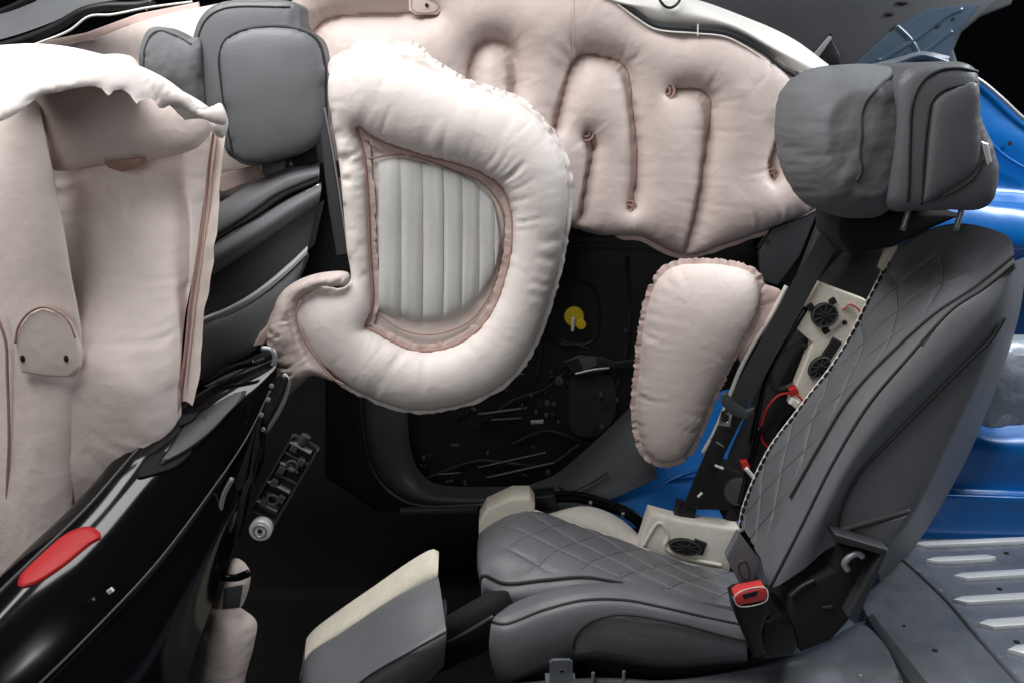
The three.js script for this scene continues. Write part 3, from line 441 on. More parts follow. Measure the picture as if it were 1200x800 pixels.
// small bracket at the very front
const fb = thing('floor_bracket', 'small grey metal tab with a round hole below the cushion', 'bracket');
put(fb, 'tab', prism([[644, 776], [648, 773], [668, 773], [671, 776], [672, 812], [644, 812]], .1, .006, { bevel: .0015, holes: [[[656, 785], [660, 784.5], [663, 788], [660, 791], [656, 790]]] }), M.plateGrey);
put(fb, 'foot', prism([[640, 812], [676, 812], [676, 818], [640, 818]], .13, .06, { bevel: .002 }), M.plateGrey);
// ================================================================ AIRBAGS
// ---- curtain along the far windows
const CS = [
  [[549, 112], [551, 80], [557, 60], [568, 50], [580, 48], [593, 51], [602, 61], [605, 78], [600, 115]],
  [[650, 150], [660, 110], [671, 74], [684, 64], [706, 67], [727, 73], [735, 84], [740, 125], [745, 170], [743, 222], [738, 242]],
  [[687, 156], [694, 168], [688, 205], [680, 256]],
  [[781, 107], [800, 104], [819, 105], [831, 116], [830, 145], [824, 185], [816, 240], [802, 296]],
  [[904, 207], [900, 190], [908, 165], [916, 140]],
  [[362, 70], [366, 48], [378, 28], [402, 20], [450, 18], [512, 17]],
];
const cur = blow({ outline: [[355, -40], [500, -45], [650, -40], [728, -14], [745, 8], [772, 26], [800, 34], [838, 28], [870, 40], [908, 60], [935, 84], [975, 130], [990, 200], [955, 243], [905, 266], [846, 287], [806, 300], [780, 292], [750, 277], [732, 276], [700, 275], [668, 266], [640, 262], [560, 255], [450, 250], [380, 240], [350, 200], [345, 80]],
  seams: CS, z: -.60, H: .088, Hb: .03, L: .05, wr: .012, wl: .03, lump: .006, lf: 8, cell: .0055 });
const curtain = thing('curtain_airbag', 'inflated pink curtain airbag with stitched chambers hanging below the roof', 'airbag');
const cb = put(curtain, 'bag', cur.geo, M.bagCurtain);
CS.forEach((s, i) => put(cb, 'chamber_seam', onBag(cur, s, i === 0 || i === 5 ? .0018 : .0028), i === 0 || i === 5 ? M.seamPale : M.seam));
for (const [x, y] of [[687, 156], [737, 244], [781, 107], [904, 207]]) { const p = cur.onSurf([x, y], .004); for (const [r, w] of [[.016, .003], [.0075, .0026]]) place(put(cb, 'seam_ring', new THREE.TorusGeometry(r, w, 8, 26), M.seam), p); }
put(cb, 'fabric_joint', onBag(cur, [[673, -10], [672, 20], [671, 62]], .0011), M.seamPale);
put(curtain, 'hem', ruffle(cur, 0, .009, .004, .08, .62), M.bagRose);
{ const pts = [[479, -8], [479, 12], [486, 17], [512, 17], [518, 11], [518, -8]], tb = put(curtain, 'mounting_tab', prism(pts, -.548, .006, { bevel: .002 }), M.bagCurtain); place(put(tb, 'tab_hole', cyl(.004, .003, 12), M.blackMatte), onZ(500, 6, -.547), Math.PI / 2); put(tb, 'tab_stitch', tubeZ([[482, -5], [483, 10], [489, 14], [510, 13], [514, 8], [514, -5]], -.5475, .001, { n: 30 }), M.seam); }
// front half of the curtain, seen past the front headrest
const cur2 = blow({ outline: [[20, 160], [40, 80], [75, 52], [110, 45], [150, 30], [200, 15], [235, 8], [330, 0], [350, 60], [345, 190], [320, 215], [250, 240], [140, 235], [40, 220]], z: -.56, H: .06, L: .05, wr: .006, lump: .008, cell: .007 });
const curF = thing('curtain_airbag', 'pale inflated curtain airbag section behind the front headrest', 'airbag');
put(curF, 'bag', cur2.geo, M.bagPink);
put(curF, 'cloth_flap', prism([[40, 50], [100, 38], [160, 16], [232, 2], [236, 30], [224, 44], [150, 30], [90, 52], [50, 58]], -.575, .01, { bevel: .003 }), M.bagRose);
// roof rail trim
const rr = thing('roof_rail', 'pale satin roof rail trim along the top of the curtain airbag', 'rail');
put(rr, 'rail_cover', loft([
  [[700, -14, -.58], [735, -4, -.58], [800, -4, -.58], [879, 22, -.58], [929, 45, -.58], [972, 76, -.58]], [[700, -12, -.55], [735, -1, -.55], [797, 2, -.55], [872, 28, -.55], [922, 52, -.55], [968, 78, -.55]],
  [[700, -6, -.535], [735, 4, -.535], [790, 12, -.535], [860, 30, -.535], [910, 58, -.535], [955, 82, -.535]], [[700, 0, -.55], [735, 9, -.55], [765, 24, -.55], [815, 30, -.55], [855, 35, -.55], [900, 58, -.55], [930, 84, -.55]],
  [[700, 4, -.59], [735, 14, -.59], [765, 30, -.59], [815, 36, -.59], [855, 42, -.59], [900, 66, -.59], [930, 90, -.59]]], 70, 24).geo, M.rail);
put(rr, 'weather_strip', tubeZ([[728, 2], [748, 16], [768, 29], [815, 34], [850, 38], [875, 48], [900, 64], [915, 78], [932, 88]], -.545, .0055, { n: 70 }), M.trim);
put(rr, 'edge_line', tubeZ([[724, 5], [746, 21], [768, 34], [815, 39], [850, 43], [873, 54], [896, 70], [912, 84]], -.542, .0018, { n: 70 }), M.rail);
put(rr, 'strip_joint', tubeZ([[818, 28], [818, 42]], -.538, .0015, { n: 6 }), M.felt);
put(rr, 'wire_clip', tube([[772, -6], [778, 6], [786, 9], [795, 3], [797, -6], [785, -12]].map(p => onZ(p[0], p[1], -.525)), .0028, { n: 40, closed: true }), M.black);
// ---- ring shaped bag
const RO = [[386, 86], [394, 71], [418, 62], [440, 60], [470, 68], [505, 82], [549, 102], [580, 112], [609, 124], [631, 142], [652, 169], [664, 199], [666, 230], [659, 290], [646, 345], [625, 403], [600, 440], [567, 463], [526, 476], [485, 480], [444, 469], [402, 448], [366, 416], [343, 386], [334, 366], [344, 346], [370, 334], [398, 338], [410, 330], [406, 290], [402, 240], [397, 190], [389, 140], [384, 110]];
const RI = [[419, 147], [436, 160], [462, 171], [500, 183], [537, 192], [567, 204], [588, 220], [598, 244], [600, 281], [592, 324], [576, 365], [551, 393], [518, 408], [485, 409], [460, 399], [440, 388], [428, 382], [434, 368], [437, 345], [434, 300], [431, 230], [427, 185]];
const ring = blow({ outline: RO, hole: RI, z: -.22, H: .054, L: .08, wr: .008, wl: .03, wf: 34, lump: .0035, lf: 9, cell: .0052 });
const ringBag = thing('ring_airbag', 'white D-shaped ring airbag around a pleated grey mesh panel', 'airbag');
const rb = put(ringBag, 'tube_bag', ring.geo, M.bagWhite);
put(rb, 'outer_hem', ruffle(ring, 0, .008, .006, .0, .78, 1.6), M.bagWhite);
put(rb, 'inner_hem', ruffle(ring, 1, .012, .004, 0, 1, 2.4, -1), M.bagRose);
put(rb, 'inner_seam', tube(ring.loops[1].map(p => V(p.x, p.y, ring.z + .006)), .0022, { raw: true, closed: true, sides: 6 }), M.seam);
// gathered cloth along the upper outside of the ring
const ruff = blow({ outline: [[414, 62], [421, 51], [440, 50], [462, 52], [489, 55], [503, 70], [519, 80], [549, 97], [575, 105], [609, 118], [631, 137], [654, 167], [664, 196], [650, 185], [625, 155], [598, 133], [560, 122], [510, 105], [460, 88], [425, 80]], z: -.24, H: .022, L: .03, wr: .014, wl: .03, wf: 75, lump: .012, lf: 26, cell: .0045 });
put(rb, 'gathered_cloth', ruff.geo, M.bagWhite);
put(rb, 'gather_edge', ruffle(ruff, 0, .006, .006, .0, .62, 1.4), M.bagWhite);
// pleated mesh
{ const pts = [[420, 155], [470, 172], [540, 190], [582, 208], [604, 240], [606, 290], [596, 340], [578, 376], [550, 402], [500, 420], [462, 412], [430, 390], [430, 340], [428, 260], [424, 190]];
  const pleat = blow({ outline: pts, z: -.235, H: .012, L: .04, wr: .004, wl: .02, lump: .003, lf: 20, cell: .005 });
  put(ringBag, 'panel_border', pleat.geo, M.bagPink);
  const band = [[442, 190, 362], [468, 188, 371], [493, 190, 377], [517, 196, 374], [540, 205, 366], [560, 217, 350], [578, 236, 322], [584, 262, 300]];
  for (let k = 0; k < band.length - 1; k++) { const [xa, ta, ba] = band[k], [xb, tb, bb] = band[k + 1];
    const rails = []; for (let j = 0; j <= 6; j++) { const f = j / 6, x = xa + (xb - xa) * f, z = -.213 - .004 * Math.pow(Math.abs(f * 2 - 1), 3) + .0015 * Math.sin(k * 2.1 + f * 3); const t = ta + (tb - ta) * f, b = ba + (bb - ba) * f; rails.push([[x, t - 2, z - .012], [x + 1, t + 5, z], [x + 2, (t + b) / 2, z + .004], [x + 1, b - 5, z], [x, b + 2, z - .012]]); }
    put(ringBag, 'pleat', loft(rails, 40, 12, (u, v, s, t) => .0012 * (noise(t * 260 + k * 9, s * 4) - .5) + .0025 * (fbm(s * 9 + k, t * 30, 2) - .5)).geo, M.mesh);
    put(ringBag, 'pleat_fold', tube([[xb, tb + 1, -.222], [xb + 2, (tb + bb) / 2, -.214], [xb, bb - 1, -.222]].map(p => onZ(...p)), .0011, { n: 14, sides: 5 }), M.seamPale); }
  put(ringBag, 'panel_stitch', tube([[432, 186], [470, 181], [530, 199], [570, 219], [589, 250], [586, 300], [574, 345], [548, 378], [505, 392], [470, 386], [440, 366]].map(p => onZ(p[0], p[1], -.219)), .0014, { n: 90 }), M.seam); }
// sleeve where the ring leaves the front seat
const slv = blow({ outline: [[312, 400], [318, 370], [328, 345], [348, 329], [380, 319], [408, 320], [408, 333], [376, 336], [354, 348], [347, 368], [354, 394], [370, 420], [392, 446], [366, 440], [350, 452], [332, 464], [326, 430]], z: -.19, H: .034, L: .03, wr: .014, wl: .03, wf: 70, lump: .012, lf: 22, cell: .005 });
put(ringBag, 'sleeve', slv.geo, M.bagCurtain);
put(ringBag, 'sleeve_edge', tubeZ([[352, 352], [347, 370], [354, 394], [370, 420], [390, 443], [402, 450]], -.165, .002, { n: 30 }), M.seam);
put(ringBag, 'sleeve_flap', prism([[326, 402], [350, 408], [366, 420], [362, 440], [338, 464], [324, 462]], -.23, .006, { bevel: .002 }), M.bagCurtain);
put(ringBag, 'frayed_thread', mergeGeometries([[[356, 414], [358, 430]], [[360, 416], [366, 432]], [[352, 340], [340, 350]]].map(p => tubeZ(p, -.215, .0012, { n: 6, sides: 5 }))), M.bagWhite);
// ---- torso bag beside the rear seat
const TO = [[768, 333], [780, 318], [795, 311], [815, 309], [853, 311], [882, 321], [891, 338], [884, 370], [866, 402], [848, 437], [831, 474], [817, 510], [802, 534], [779, 542], [757, 531], [749, 509], [745, 477], [749, 435], [755, 379]];
const tor = blow({ outline: TO, z: -.47, H: .064, Hb: .04, L: .12, wr: .011, wl: .022, wf: 40, lump: .004, lf: 7, cell: .0055 });
const torso = thing('torso_airbag', 'small pale carrot-shaped side airbag hanging beside the seat belt', 'airbag');
const tb = put(torso, 'bag', tor.geo, M.bagPink);
put(tb, 'hem', ruffle(tor, 0, .011, .007, 0, 1, 1.5), M.bagRose);
put(torso, 'collar', blow({ outline: [[886, 330], [900, 334], [916, 342], [908, 370], [895, 392], [880, 408], [868, 425], [866, 405], [884, 372]], z: -.475, H: .016, L: .02, wr: .012, lump: .01, lf: 24, cell: .0045 }).geo, M.bagRose);
put(torso, 'mounting_strip', tubeZ([[922, 335], [905, 368], [885, 400], [868, 432], [856, 462], [838, 505], [824, 530]], -.462, .005, { n: 40 }), M.felt);
// ---- front airbag at the dashboard
const front = thing('front_airbag', 'large pale front airbag cut open to show its inner tethers', 'airbag');
const lob = blow({ outline: [[-60, 62], [0, 53], [43, 51], [87, 56], [121, 64], [163, 77], [195, 93], [217, 110], [236, 128], [250, 124], [262, 128], [264, 146], [249, 144], [225, 132], [200, 123], [189, 127], [181, 116], [172, 113], [161, 121], [152, 110], [139, 104], [131, 106], [124, 112], [116, 103], [104, 101], [67, 108], [45, 113], [22, 131], [0, 142], [-60, 150]], z: .17, H: .022, Hb: .01, L: .05, wr: .006, wl: .02, wf: 40, lump: .003, cell: .005, tilt: (x, y) => Math.max(-.05, .95 * (1.385 - y) - .32 * sm(-.60, -.38, x)) });
put(front, 'top_lobe', lob.geo, M.bagWhite);
{ const l = lob.loops[0]; let e = 0; l.forEach((q, i) => { if (q.x > l[e].x) e = i; }); const top = []; for (let i = 0; i <= e; i += 4) top.push(l[i]); const at = f => top.map((q, i) => { const k = sm(.25, .72, i / (top.length - 1)), zb = -.22 * (1 - k) + (q.z - .02) * k; return V(q.x - .02 * k * f, q.y - (.014 + .03 * k * (1 - k) * 4) * f, q.z + (Math.min(zb, q.z - .02) - q.z) * f); }); put(front, 'added_shade_skin', loft([at(0), at(.33), at(.66), at(1), at(1).map((q, i) => q.clone().add(V(-.01, -.06 * (1 - sm(.2, .55, i / (top.length - 1))) - .004, -.004)))], 50, 20, (u, v, s, t) => .004 * (fbm(s * 14, t * 14, 2) - .5)).geo, M.bagWhite); }  // hidden sheet added behind the lobe to keep light off the panels below
put(front, 'corner_knot', blow({ outline: [[246, 128], [258, 121], [265, 134], [267, 148], [260, 162], [250, 156], [244, 142]], z: .01, H: .014, L: .03, wr: .008, lump: .008, lf: 30, cell: .004 }).geo, M.bagWhite);
place(put(front, 'vent_hole', new THREE.SphereGeometry(1, 12, 8).scale(.006, .003, .004), M.blackMatte), onZ(8, 121, .12));
const und = blow({ outline: [[30, 90], [110, 80], [180, 92], [252, 135], [247, 155], [232, 172], [206, 182], [176, 187], [112, 193], [60, 198], [48, 150]], z: -.05, H: .035, Hb: .02, L: .06, wr: .003, lump: .004, cell: .006 });
put(front, 'upper_panel', und.geo, M.bagPink);
const inn = blow({ outline: [[40, 120], [140, 130], [248, 140], [242, 210], [236, 250], [226, 320], [217, 365], [211, 440], [206, 520], [150, 580], [60, 600], [50, 380]], seams: [], z: -.15, H: .08, Hb: .02, L: .07, wr: .010, wl: .05, wf: 40, lump: .008, lf: 9, cell: .006, tilt: (x, y) => .18 * sm(1.2, .85, y) });
put(front, 'inner_panel', inn.geo, M.bagPink);
put(front, 'panel_seam', tubeZ([[250, 152], [245, 190], [240, 240], [231, 300], [222, 360], [217, 410], [211, 455]].map((p, i) => [p[0], p[1], [-.09, -.09, -.08, -.04, -.01, .012, .03][i]]), 0, .0026, { n: 60 }), M.seam);
put(front, 'panel_seam', tubeZ([[254, 160], [249, 200], [244, 245], [235, 305], [227, 365], [221, 415], [216, 455]].map((p, i) => [p[0], p[1], [-.088, -.088, -.078, -.038, -.008, .014, .032][i]]), 0, .0014, { n: 60 }), M.seamPale);
{ const FZ = [-.1, -.1, -.09, -.05, -.02, .0, .02, .03]; const rails = [[[247, 150], [243, 200], [238, 250], [229, 310], [220, 365], [215, 420], [208, 470]], [[256, 146], [252, 190], [247, 240], [239, 300], [231, 360], [225, 410], [217, 470]], [[266, 146], [262, 170], [259, 225], [251, 280], [246, 325], [238, 381], [232, 437], [226, 475]]].map((r, k) => r.map((p, i) => [p[0] + (k === 2 ? 2.5 * Math.sin(i * 2.4) : 0), p[1], FZ[i] + k * .006]));
  put(front, 'side_flange', loft(rails, 90, 12, (u, v, s) => .009 * v * (noise(s * 38, 1.5) - .5)).geo, M.bagPink); }
put(front, 'red_tab', prism([[120, 190], [140, 187], [168, 186], [160, 196], [142, 202], [126, 197]], -.03, .02, { bevel: .004 }), M.seam);
const str = loft([
  [[-60, 100, .0], [-60, 240, .05], [-60, 360, .08], [-60, 480, .10], [-60, 640, .12], [-60, 760, .12]],
  [[0, 110, .0], [0, 240, .05], [0, 360, .08], [3, 480, .10], [0, 620, .12], [-10, 740, .12]],
  [[22, 110, .0], [36, 230, .05], [46, 330, .09], [50, 430, .11], [46, 540, .12], [40, 700, .12]],
  [[44, 120, -.02], [60, 196, .02], [71, 250, .05], [82, 320, .085], [94, 392, .09], [96, 437, .095], [88, 512, .095], [84, 600, .09], [80, 680, .09]],
  [[44, 125, -.04], [59, 200, .0], [70, 250, .03], [81, 320, .065], [92, 392, .07], [94, 437, .075], [86, 512, .075], [82, 600, .07], [78, 680, .07]]], 70, 40, (u, v, s, t) => .005 * (fbm(s * 6, t * 26, 3) - .5));
const tether = put(front, 'tether_strap', str.geo, M.bagPink);
put(tether, 'edge_seam', tubeZ([[-3, 372], [6, 400], [8, 440], [10, 512], [8, 590], [14, 625], [26, 648]], .115, .0024, { n: 50 }), M.seam);
const pat = put(tether, 'patch', prism([[17, 402], [21, 384], [33, 368], [49, 361], [66, 366], [80, 378], [88, 396], [93, 410], [92, 430], [80, 442], [50, 441], [24, 437], [19, 418]], .122, .012, { bevel: .004 }), M.bagPink);
put(pat, 'patch_seam', tubeZ([[17, 402], [21, 383], [33, 367], [49, 360], [66, 365], [80, 377], [88, 396]], .124, .0019, { n: 40 }), M.seam);
for (const x of [26, 77]) place(put(pat, 'eyelet', new THREE.SphereGeometry(1, 14, 10).scale(.0038, .0058, .003), M.blackMatte), onZ(x, 420, .1225));
put(front, 'lower_bag', blow({ outline: [[-60, 480], [0, 500], [40, 530], [90, 520], [160, 480], [215, 440], [200, 520], [120, 600], [40, 690], [-60, 720]], z: -.02, H: .06, L: .06, wr: .005, lump: .006, cell: .008 }).geo, M.bagPink);
put(front, 'edge_fold', tubeZ([[80, 306], [90, 316], [98, 328], [99, 345], [96, 372]], -.03, .004, { n: 24 }), M.bagRose);

// ================================================================ FRONT SEAT
const fs = thing('front_car_seat', 'dark grey front seat seen from behind past the cut-open airbag', 'car seat');
const fh = blow({ outline: [[232, 130], [226, 86], [227, 40], [238, 16], [258, 3], [300, 0], [348, 5], [353, 30], [372, 48], [379, 90], [378, 150], [365, 172], [330, 185], [288, 190], [268, 182], [254, 150]], z: -.30, gap: .08, H: .02, L: .025, wr: .001, lump: .002, cell: .006 });
const fhead = put(fs, 'headrest', fh.geo, M.leather);
const pad = blow({ outline: [[259, 96], [257, 66], [264, 47], [286, 35], [338, 32], [370, 45], [380, 70], [382, 112], [380, 155], [364, 173], [330, 186], [290, 192], [276, 184], [266, 140]], z: -.277, gap: .04, H: .022, L: .05, wr: .0008, lump: .002, cell: .006 });
put(fhead, 'pad', pad.geo, M.leather);
put(fhead, 'piping', tube(pad.loops[0].map(p => V(p.x, p.y, p.z + .001)), .0026, { raw: true, closed: true, sides: 6 }), M.piping);
put(fhead, 'wing_stitch', onBag(fh, [[236, 128], [231, 88], [232, 44], [242, 22], [262, 10], [340, 8]], .0018), M.piping);
put(fhead, 'post', prism([[305, 184], [337, 182], [333, 208], [306, 206]], -.33, .04), M.leatherDark);
put(fhead, 'post_socket', prism([[334, 178], [370, 166], [374, 190], [345, 198]], -.32, .05), M.blackMatte);
put(fs, 'top_bolster', loft([[[245, 250, -.40], [300, 215, -.40], [340, 192, -.40], [372, 188, -.40]], [[245, 246, -.33], [300, 213, -.33], [340, 196, -.33], [374, 192, -.33]], [[245, 268, -.28], [300, 230, -.28], [340, 208, -.28], [374, 200, -.28]], [[245, 284, -.28], [300, 250, -.28], [335, 226, -.28], [374, 210, -.28]], [[245, 290, -.31], [300, 256, -.31], [335, 232, -.31], [374, 214, -.31]]], 40, 30).geo, M.leather);
put(fs, 'bolster_seam', tubeZ([[245, 279], [275, 261], [300, 244], [322, 228], [345, 217], [372, 206]], -.276, .0035, { n: 40 }), M.piping);
put(fs, 'mid_bolster', loft([[[243, 292, -.31], [300, 258, -.31], [340, 234, -.31], [376, 214, -.31]], [[243, 290, -.285], [300, 256, -.285], [340, 232, -.285], [376, 214, -.285]], [[240, 305, -.262], [300, 270, -.262], [340, 244, -.262], [376, 222, -.265]], [[240, 322, -.27], [300, 284, -.27], [340, 258, -.27], [374, 236, -.27]], [[240, 332, -.31], [300, 292, -.31], [340, 264, -.31], [374, 244, -.31]]], 40, 30).geo, M.leather);
put(fs, 'bolster_line', tubeZ([[243, 292], [270, 274], [300, 258], [340, 236], [374, 216]], -.28, .0022, { n: 40 }), M.chrome);
put(fs, 'back_panel', prism([[236, 326], [300, 286], [340, 258], [374, 238], [362, 292], [332, 318], [298, 345], [236, 380]], -.29, .06, { bevel: .006 }), M.darkTrim);
put(fs, 'trim_strip', loft([[[236, 372, -.285], [270, 358, -.285], [300, 340, -.285], [338, 309, -.285], [360, 288, -.285]], [[236, 375, -.272], [270, 360, -.272], [300, 343, -.272], [338, 313, -.272], [360, 291, -.272]], [[236, 381, -.275], [270, 367, -.275], [300, 350, -.275], [338, 319, -.275], [360, 297, -.275]]], 30, 10).geo, M.alu);
put(fs, 'lower_panel', blow({ outline: [[233, 384], [270, 366], [305, 346], [340, 318], [358, 300], [345, 335], [322, 370], [300, 408], [262, 430], [230, 450]], z: -.28, H: .016, L: .03, gap: .03, wr: .0006, lump: .002, cell: .006 }).geo, M.leather);
put(fs, 'cut_foam', prism([[338, 338], [344, 344], [326, 376], [308, 404], [296, 406], [304, 390], [312, 382], [318, 366], [328, 358]], -.262, .02, { bevel: .003 }), M.bagRose);
put(fs, 'inner_foam', prism([[256, 205], [302, 192], [306, 208], [262, 226], [252, 224]], -.36, .03), M.bagRose);
const slat = thing('seat_back_rail', 'narrow black upright rail between the front headrest and the ring airbag', 'rail');
put(slat, 'bar', prism([[371, 130], [380, 125], [390, 180], [408, 298], [394, 300], [384, 240]], -.27, .02, { bevel: .003 }), M.trim);
put(slat, 'bright_edge', tubeZ([[380, 126], [391, 185], [408, 296]], -.266, .0018, { n: 20 }), M.steel);
put(fs, 'frame_shell', prism([[330, 200], [372, 190], [420, 190], [420, 330], [370, 345], [330, 340], [360, 280]], -.38, .05, { bevel: .01 }), M.blackMatte);
put(fs, 'shoulder_pad', prism([[388, 210], [406, 208], [410, 230], [392, 232]], -.36, .02), M.seam);
// small pillow on the front headrest
const pl2 = blow({ outline: [[163, 76], [166, 48], [174, 34], [186, 31], [204, 37], [220, 46], [232, 44], [238, 90], [236, 140], [210, 130], [180, 110]], z: -.28, gap: .06, H: .022, L: .04, wr: .006, lump: .008, lf: 20, cell: .006 });
const fpl = thing('headrest_pillow', 'small dark grey suede pillow beside the front headrest', 'pillow');
put(fpl, 'cover', pl2.geo, M.suede);
put(fpl, 'seam', onBag(pl2, [[168, 80], [170, 55], [178, 40], [188, 36], [206, 42], [224, 52]], .002), M.stitchDark);
// roof trim above
const hl = thing('roof_trim', 'dark slate roof lining edge above the front airbag', 'trim');
put(hl, 'lining', loft([[[-60, 14, -.52], [0, 10, -.52], [45, -6, -.52], [90, -40, -.52]], [[-60, 30, -.47], [0, 24, -.47], [60, 2, -.47], [120, -24, -.47]], [[-60, 56, -.43], [0, 46, -.43], [60, 26, -.43], [104, 6, -.43], [180, -6, -.43]]], 30, 20).geo, M.leatherDark);
put(hl, 'seal', tubeZ([[-40, 62], [10, 52], [60, 34], [96, 14], [120, 8], [165, 6], [180, 2]], -.425, .009, { n: 50 }), M.black);
put(hl, 'bright_edge', tubeZ([[40, 52], [80, 36], [104, 19], [130, 17], [172, 9], [225, 2]], -.415, .0022, { n: 50 }), M.rail);
put(hl, 'grab_edge', tubeZ([[-30, 20], [0, 14], [40, -4]], -.50, .007, { n: 20 }), M.black);
put(hl, 'edge_joint', tubeZ([[171, 2], [171, 12]], -.44, .002, { n: 5 }), M.rail);

// ================================================================ DASHBOARD
const dash = thing('dashboard', 'glossy black cut-open dashboard with a red oval section', 'dashboard');
const zd = (x, y) => .42 - .52 * (x + 800 - y) / 715;
const rl = (pts, off) => pts.map(p => [p[0], p[1], off + zd(p[0], p[1])]);
const dsh = loft([
  rl([[-90, 800], [0, 720], [90, 630], [165, 545], [225, 490], [310, 430]], -.16),
  rl([[-60, 735], [22, 652], [92, 585], [163, 504], [223, 455], [312, 410]], -.06),
  rl([[-58, 738], [25, 655], [95, 588], [166, 508], [227, 458], [316, 412]], -.03),
  rl([[-50, 765], [45, 678], [112, 614], [185, 532], [245, 474], [321, 419]], .005),
  rl([[-40, 800], [68, 706], [140, 640], [212, 560], [268, 492], [323, 428]], .02),
  rl([[-10, 850], [100, 744], [180, 660], [240, 582], [288, 512], [321, 446]], .02),
  rl([[0, 858], [108, 750], [187, 664], [246, 586], [292, 516], [321, 452]], .015),
  rl([[50, 890], [150, 800], [214, 706], [262, 622], [298, 542], [320, 472]], 0),
  rl([[110, 920], [200, 840], [236, 742], [272, 642], [292, 572], [314, 500]], -.04),
], 80, 90);
const shell = put(dash, 'shell', dsh.geo, M.blackGloss);
for (const [v, r] of [[.30, .004], [.66, .003]]) { const L = []; for (let i = 4; i <= 78; i++) L.push(dsh.at(i / 80, v, .0)); put(shell, 'shell_bead', tube(L, r, { raw: true, sides: 6 }), M.black); }
put(dash, 'blade', loft([[[258, 560, 0], [290, 510, 0], [316, 462, 0], [326, 440, 0]], [[268, 566, .02], [302, 512, .02], [330, 462, .02], [337, 442, .02]], [[276, 566, 0], [309, 512, 0], [335, 462, 0], [337, 448, 0]], [[276, 566, -.05], [305, 516, -.05], [330, 468, -.05], [333, 452, -.05]]], 30, 16).geo, M.black);
put(dash, 'blade_edge', tube([[311, 506], [326, 482], [335, 460], [337, 446], [332, 438]].map(p => onZ(p[0], p[1], .012)), .0045, { n: 30 }), M.steel);
put(dash, 'hood_edge', tubeZ([[300, 466], [314, 440], [322, 420], [318, 410], [306, 408]], -.07, .005, { n: 30 }), M.steel);
put(dash, 'hood_rail', tubeZ([[225, 455], [250, 442], [275, 430], [300, 424]], -.03, .006, { n: 24 }), M.blackGloss);
// pieces let into the dashboard skin: outline carried onto the curved shell
function inlay(name, px, h, mat, dome = .002) {
  const proj = q => { const d = q.clone().sub(V(0, CAM.y, CAM.z)), yy = d.y * CP + d.z * SP, zz = -d.y * SP + d.z * CP; return [600 + FPX * d.x / -zz, 400 - FPX * yy / -zz]; };
  const G = []; for (let i = 0; i <= 80; i++) for (let j = 12; j <= 88; j++) { const q = dsh.at(i / 80, j / 90), s = proj(q); G.push([s[0], s[1], q, dsh.at(i / 80, j / 90, 1).sub(q)]); }
  const x0 = Math.min(...px.map(q => q[0])) - 8, x1 = Math.max(...px.map(q => q[0])) + 8, y0 = Math.min(...px.map(q => q[1])) - 8, y1 = Math.max(...px.map(q => q[1])) + 8, mx = (x0 + x1) / 2, my = (y0 + y1) / 2;
  const S = G.filter(g => g[0] > x0 && g[0] < x1 && g[1] > y0 && g[1] < y1), A = [...Array(6)].map(() => Array(7).fill(0)), B = (x, y) => { const a = (x - mx) / 50, b = (y - my) / 50; return [1, a, b, a * a, a * b, b * b]; }, nn = V(0, 0, 0);
  for (const g of S) { const b = B(g[0], g[1]); nn.add(g[3]); for (let i = 0; i < 6; i++) { for (let j = 0; j < 6; j++) A[i][j] += b[i] * b[j] + (i === j ? 1e-4 : 0); A[i][6] += b[i] * g[2].z; } }
  for (let i = 0; i < 6; i++) { for (let k = 0; k < 6; k++) if (k !== i) { const f = A[k][i] / A[i][i]; for (let j = i; j < 7; j++) A[k][j] -= f * A[i][j]; } }
  const co = A.map((r, i) => r[6] / r[i]), nrmv = nn.normalize(), hit = (x, y) => [onZ(x, y, B(x, y).reduce((s, b, i) => s + b * co[i], 0)), nrmv];
  const ol = curve(px.map(q => V(q[0], q[1], 0)), true, 48), cx = px.reduce((s, q) => s + q[0], 0) / px.length, cy = px.reduce((s, q) => s + q[1], 0) / px.length, pos = [], idx = [], uv = [], K = 7;
  for (let r = 0; r <= K; r++) for (let i = 0; i < 48; i++) { const f = r === K ? 1 : .02 + .98 * r / (K - 1), [q, n] = hit(cx + (ol[i].x - cx) * f, cy + (ol[i].y - cy) * f); q.addScaledVector(n, r === K ? -.006 : h + dome * (1 - f * f)); pos.push(q.x, q.y, q.z); uv.push(q.x, q.y); }
  for (let r = 0; r < K; r++) for (let i = 0; i < 48; i++) { const a = r * 48 + i, b = r * 48 + (i + 1) % 48; idx.push(a, a + 48, b, b, a + 48, b + 48); }
  put(dash, name, buf(pos, idx, uv), mat);
}
inlay('red_section', [[21, 687], [24, 674], [49, 645], [79, 625], [105, 618], [119, 628], [106, 637], [71, 665], [37, 685]], .003, M.red);
inlay('screen', [[236, 466], [262, 456], [290, 449], [286, 465], [266, 488], [240, 514], [205, 538], [186, 545], [206, 512], [222, 482]], .003, M.black, 0);
inlay('screen_slot', [[212, 492], [232, 484], [226, 493], [210, 500]], .005, M.blackMatte, 0);
inlay('vent', [[176, 536], [224, 528], [210, 545], [182, 556], [160, 560]], .004, M.blackMatte, 0);
inlay('top_band', [[40, 660], [100, 600], [160, 530], [204, 483], [198, 500], [150, 556], [96, 622], [60, 652]], .002, M.black, 0);
place(put(dash, 'clip', box(.009, .007, .006, .001), M.alu), onZ(129, 692, .3), 0, 0, .6);
for (const [x, y] of [[318, 452], [314, 468], [306, 486], [308, 503], [279, 523], [256, 560], [171, 650]]) place(put(dash, 'screw', cyl(.004, .004, 12), M.steel), onZ(x, y, .03), Math.PI / 2);
put(dash, 'lower_bracket', tubeZ([[272, 560], [262, 580], [256, 606]], .09, .004, { n: 14 }), M.steel);
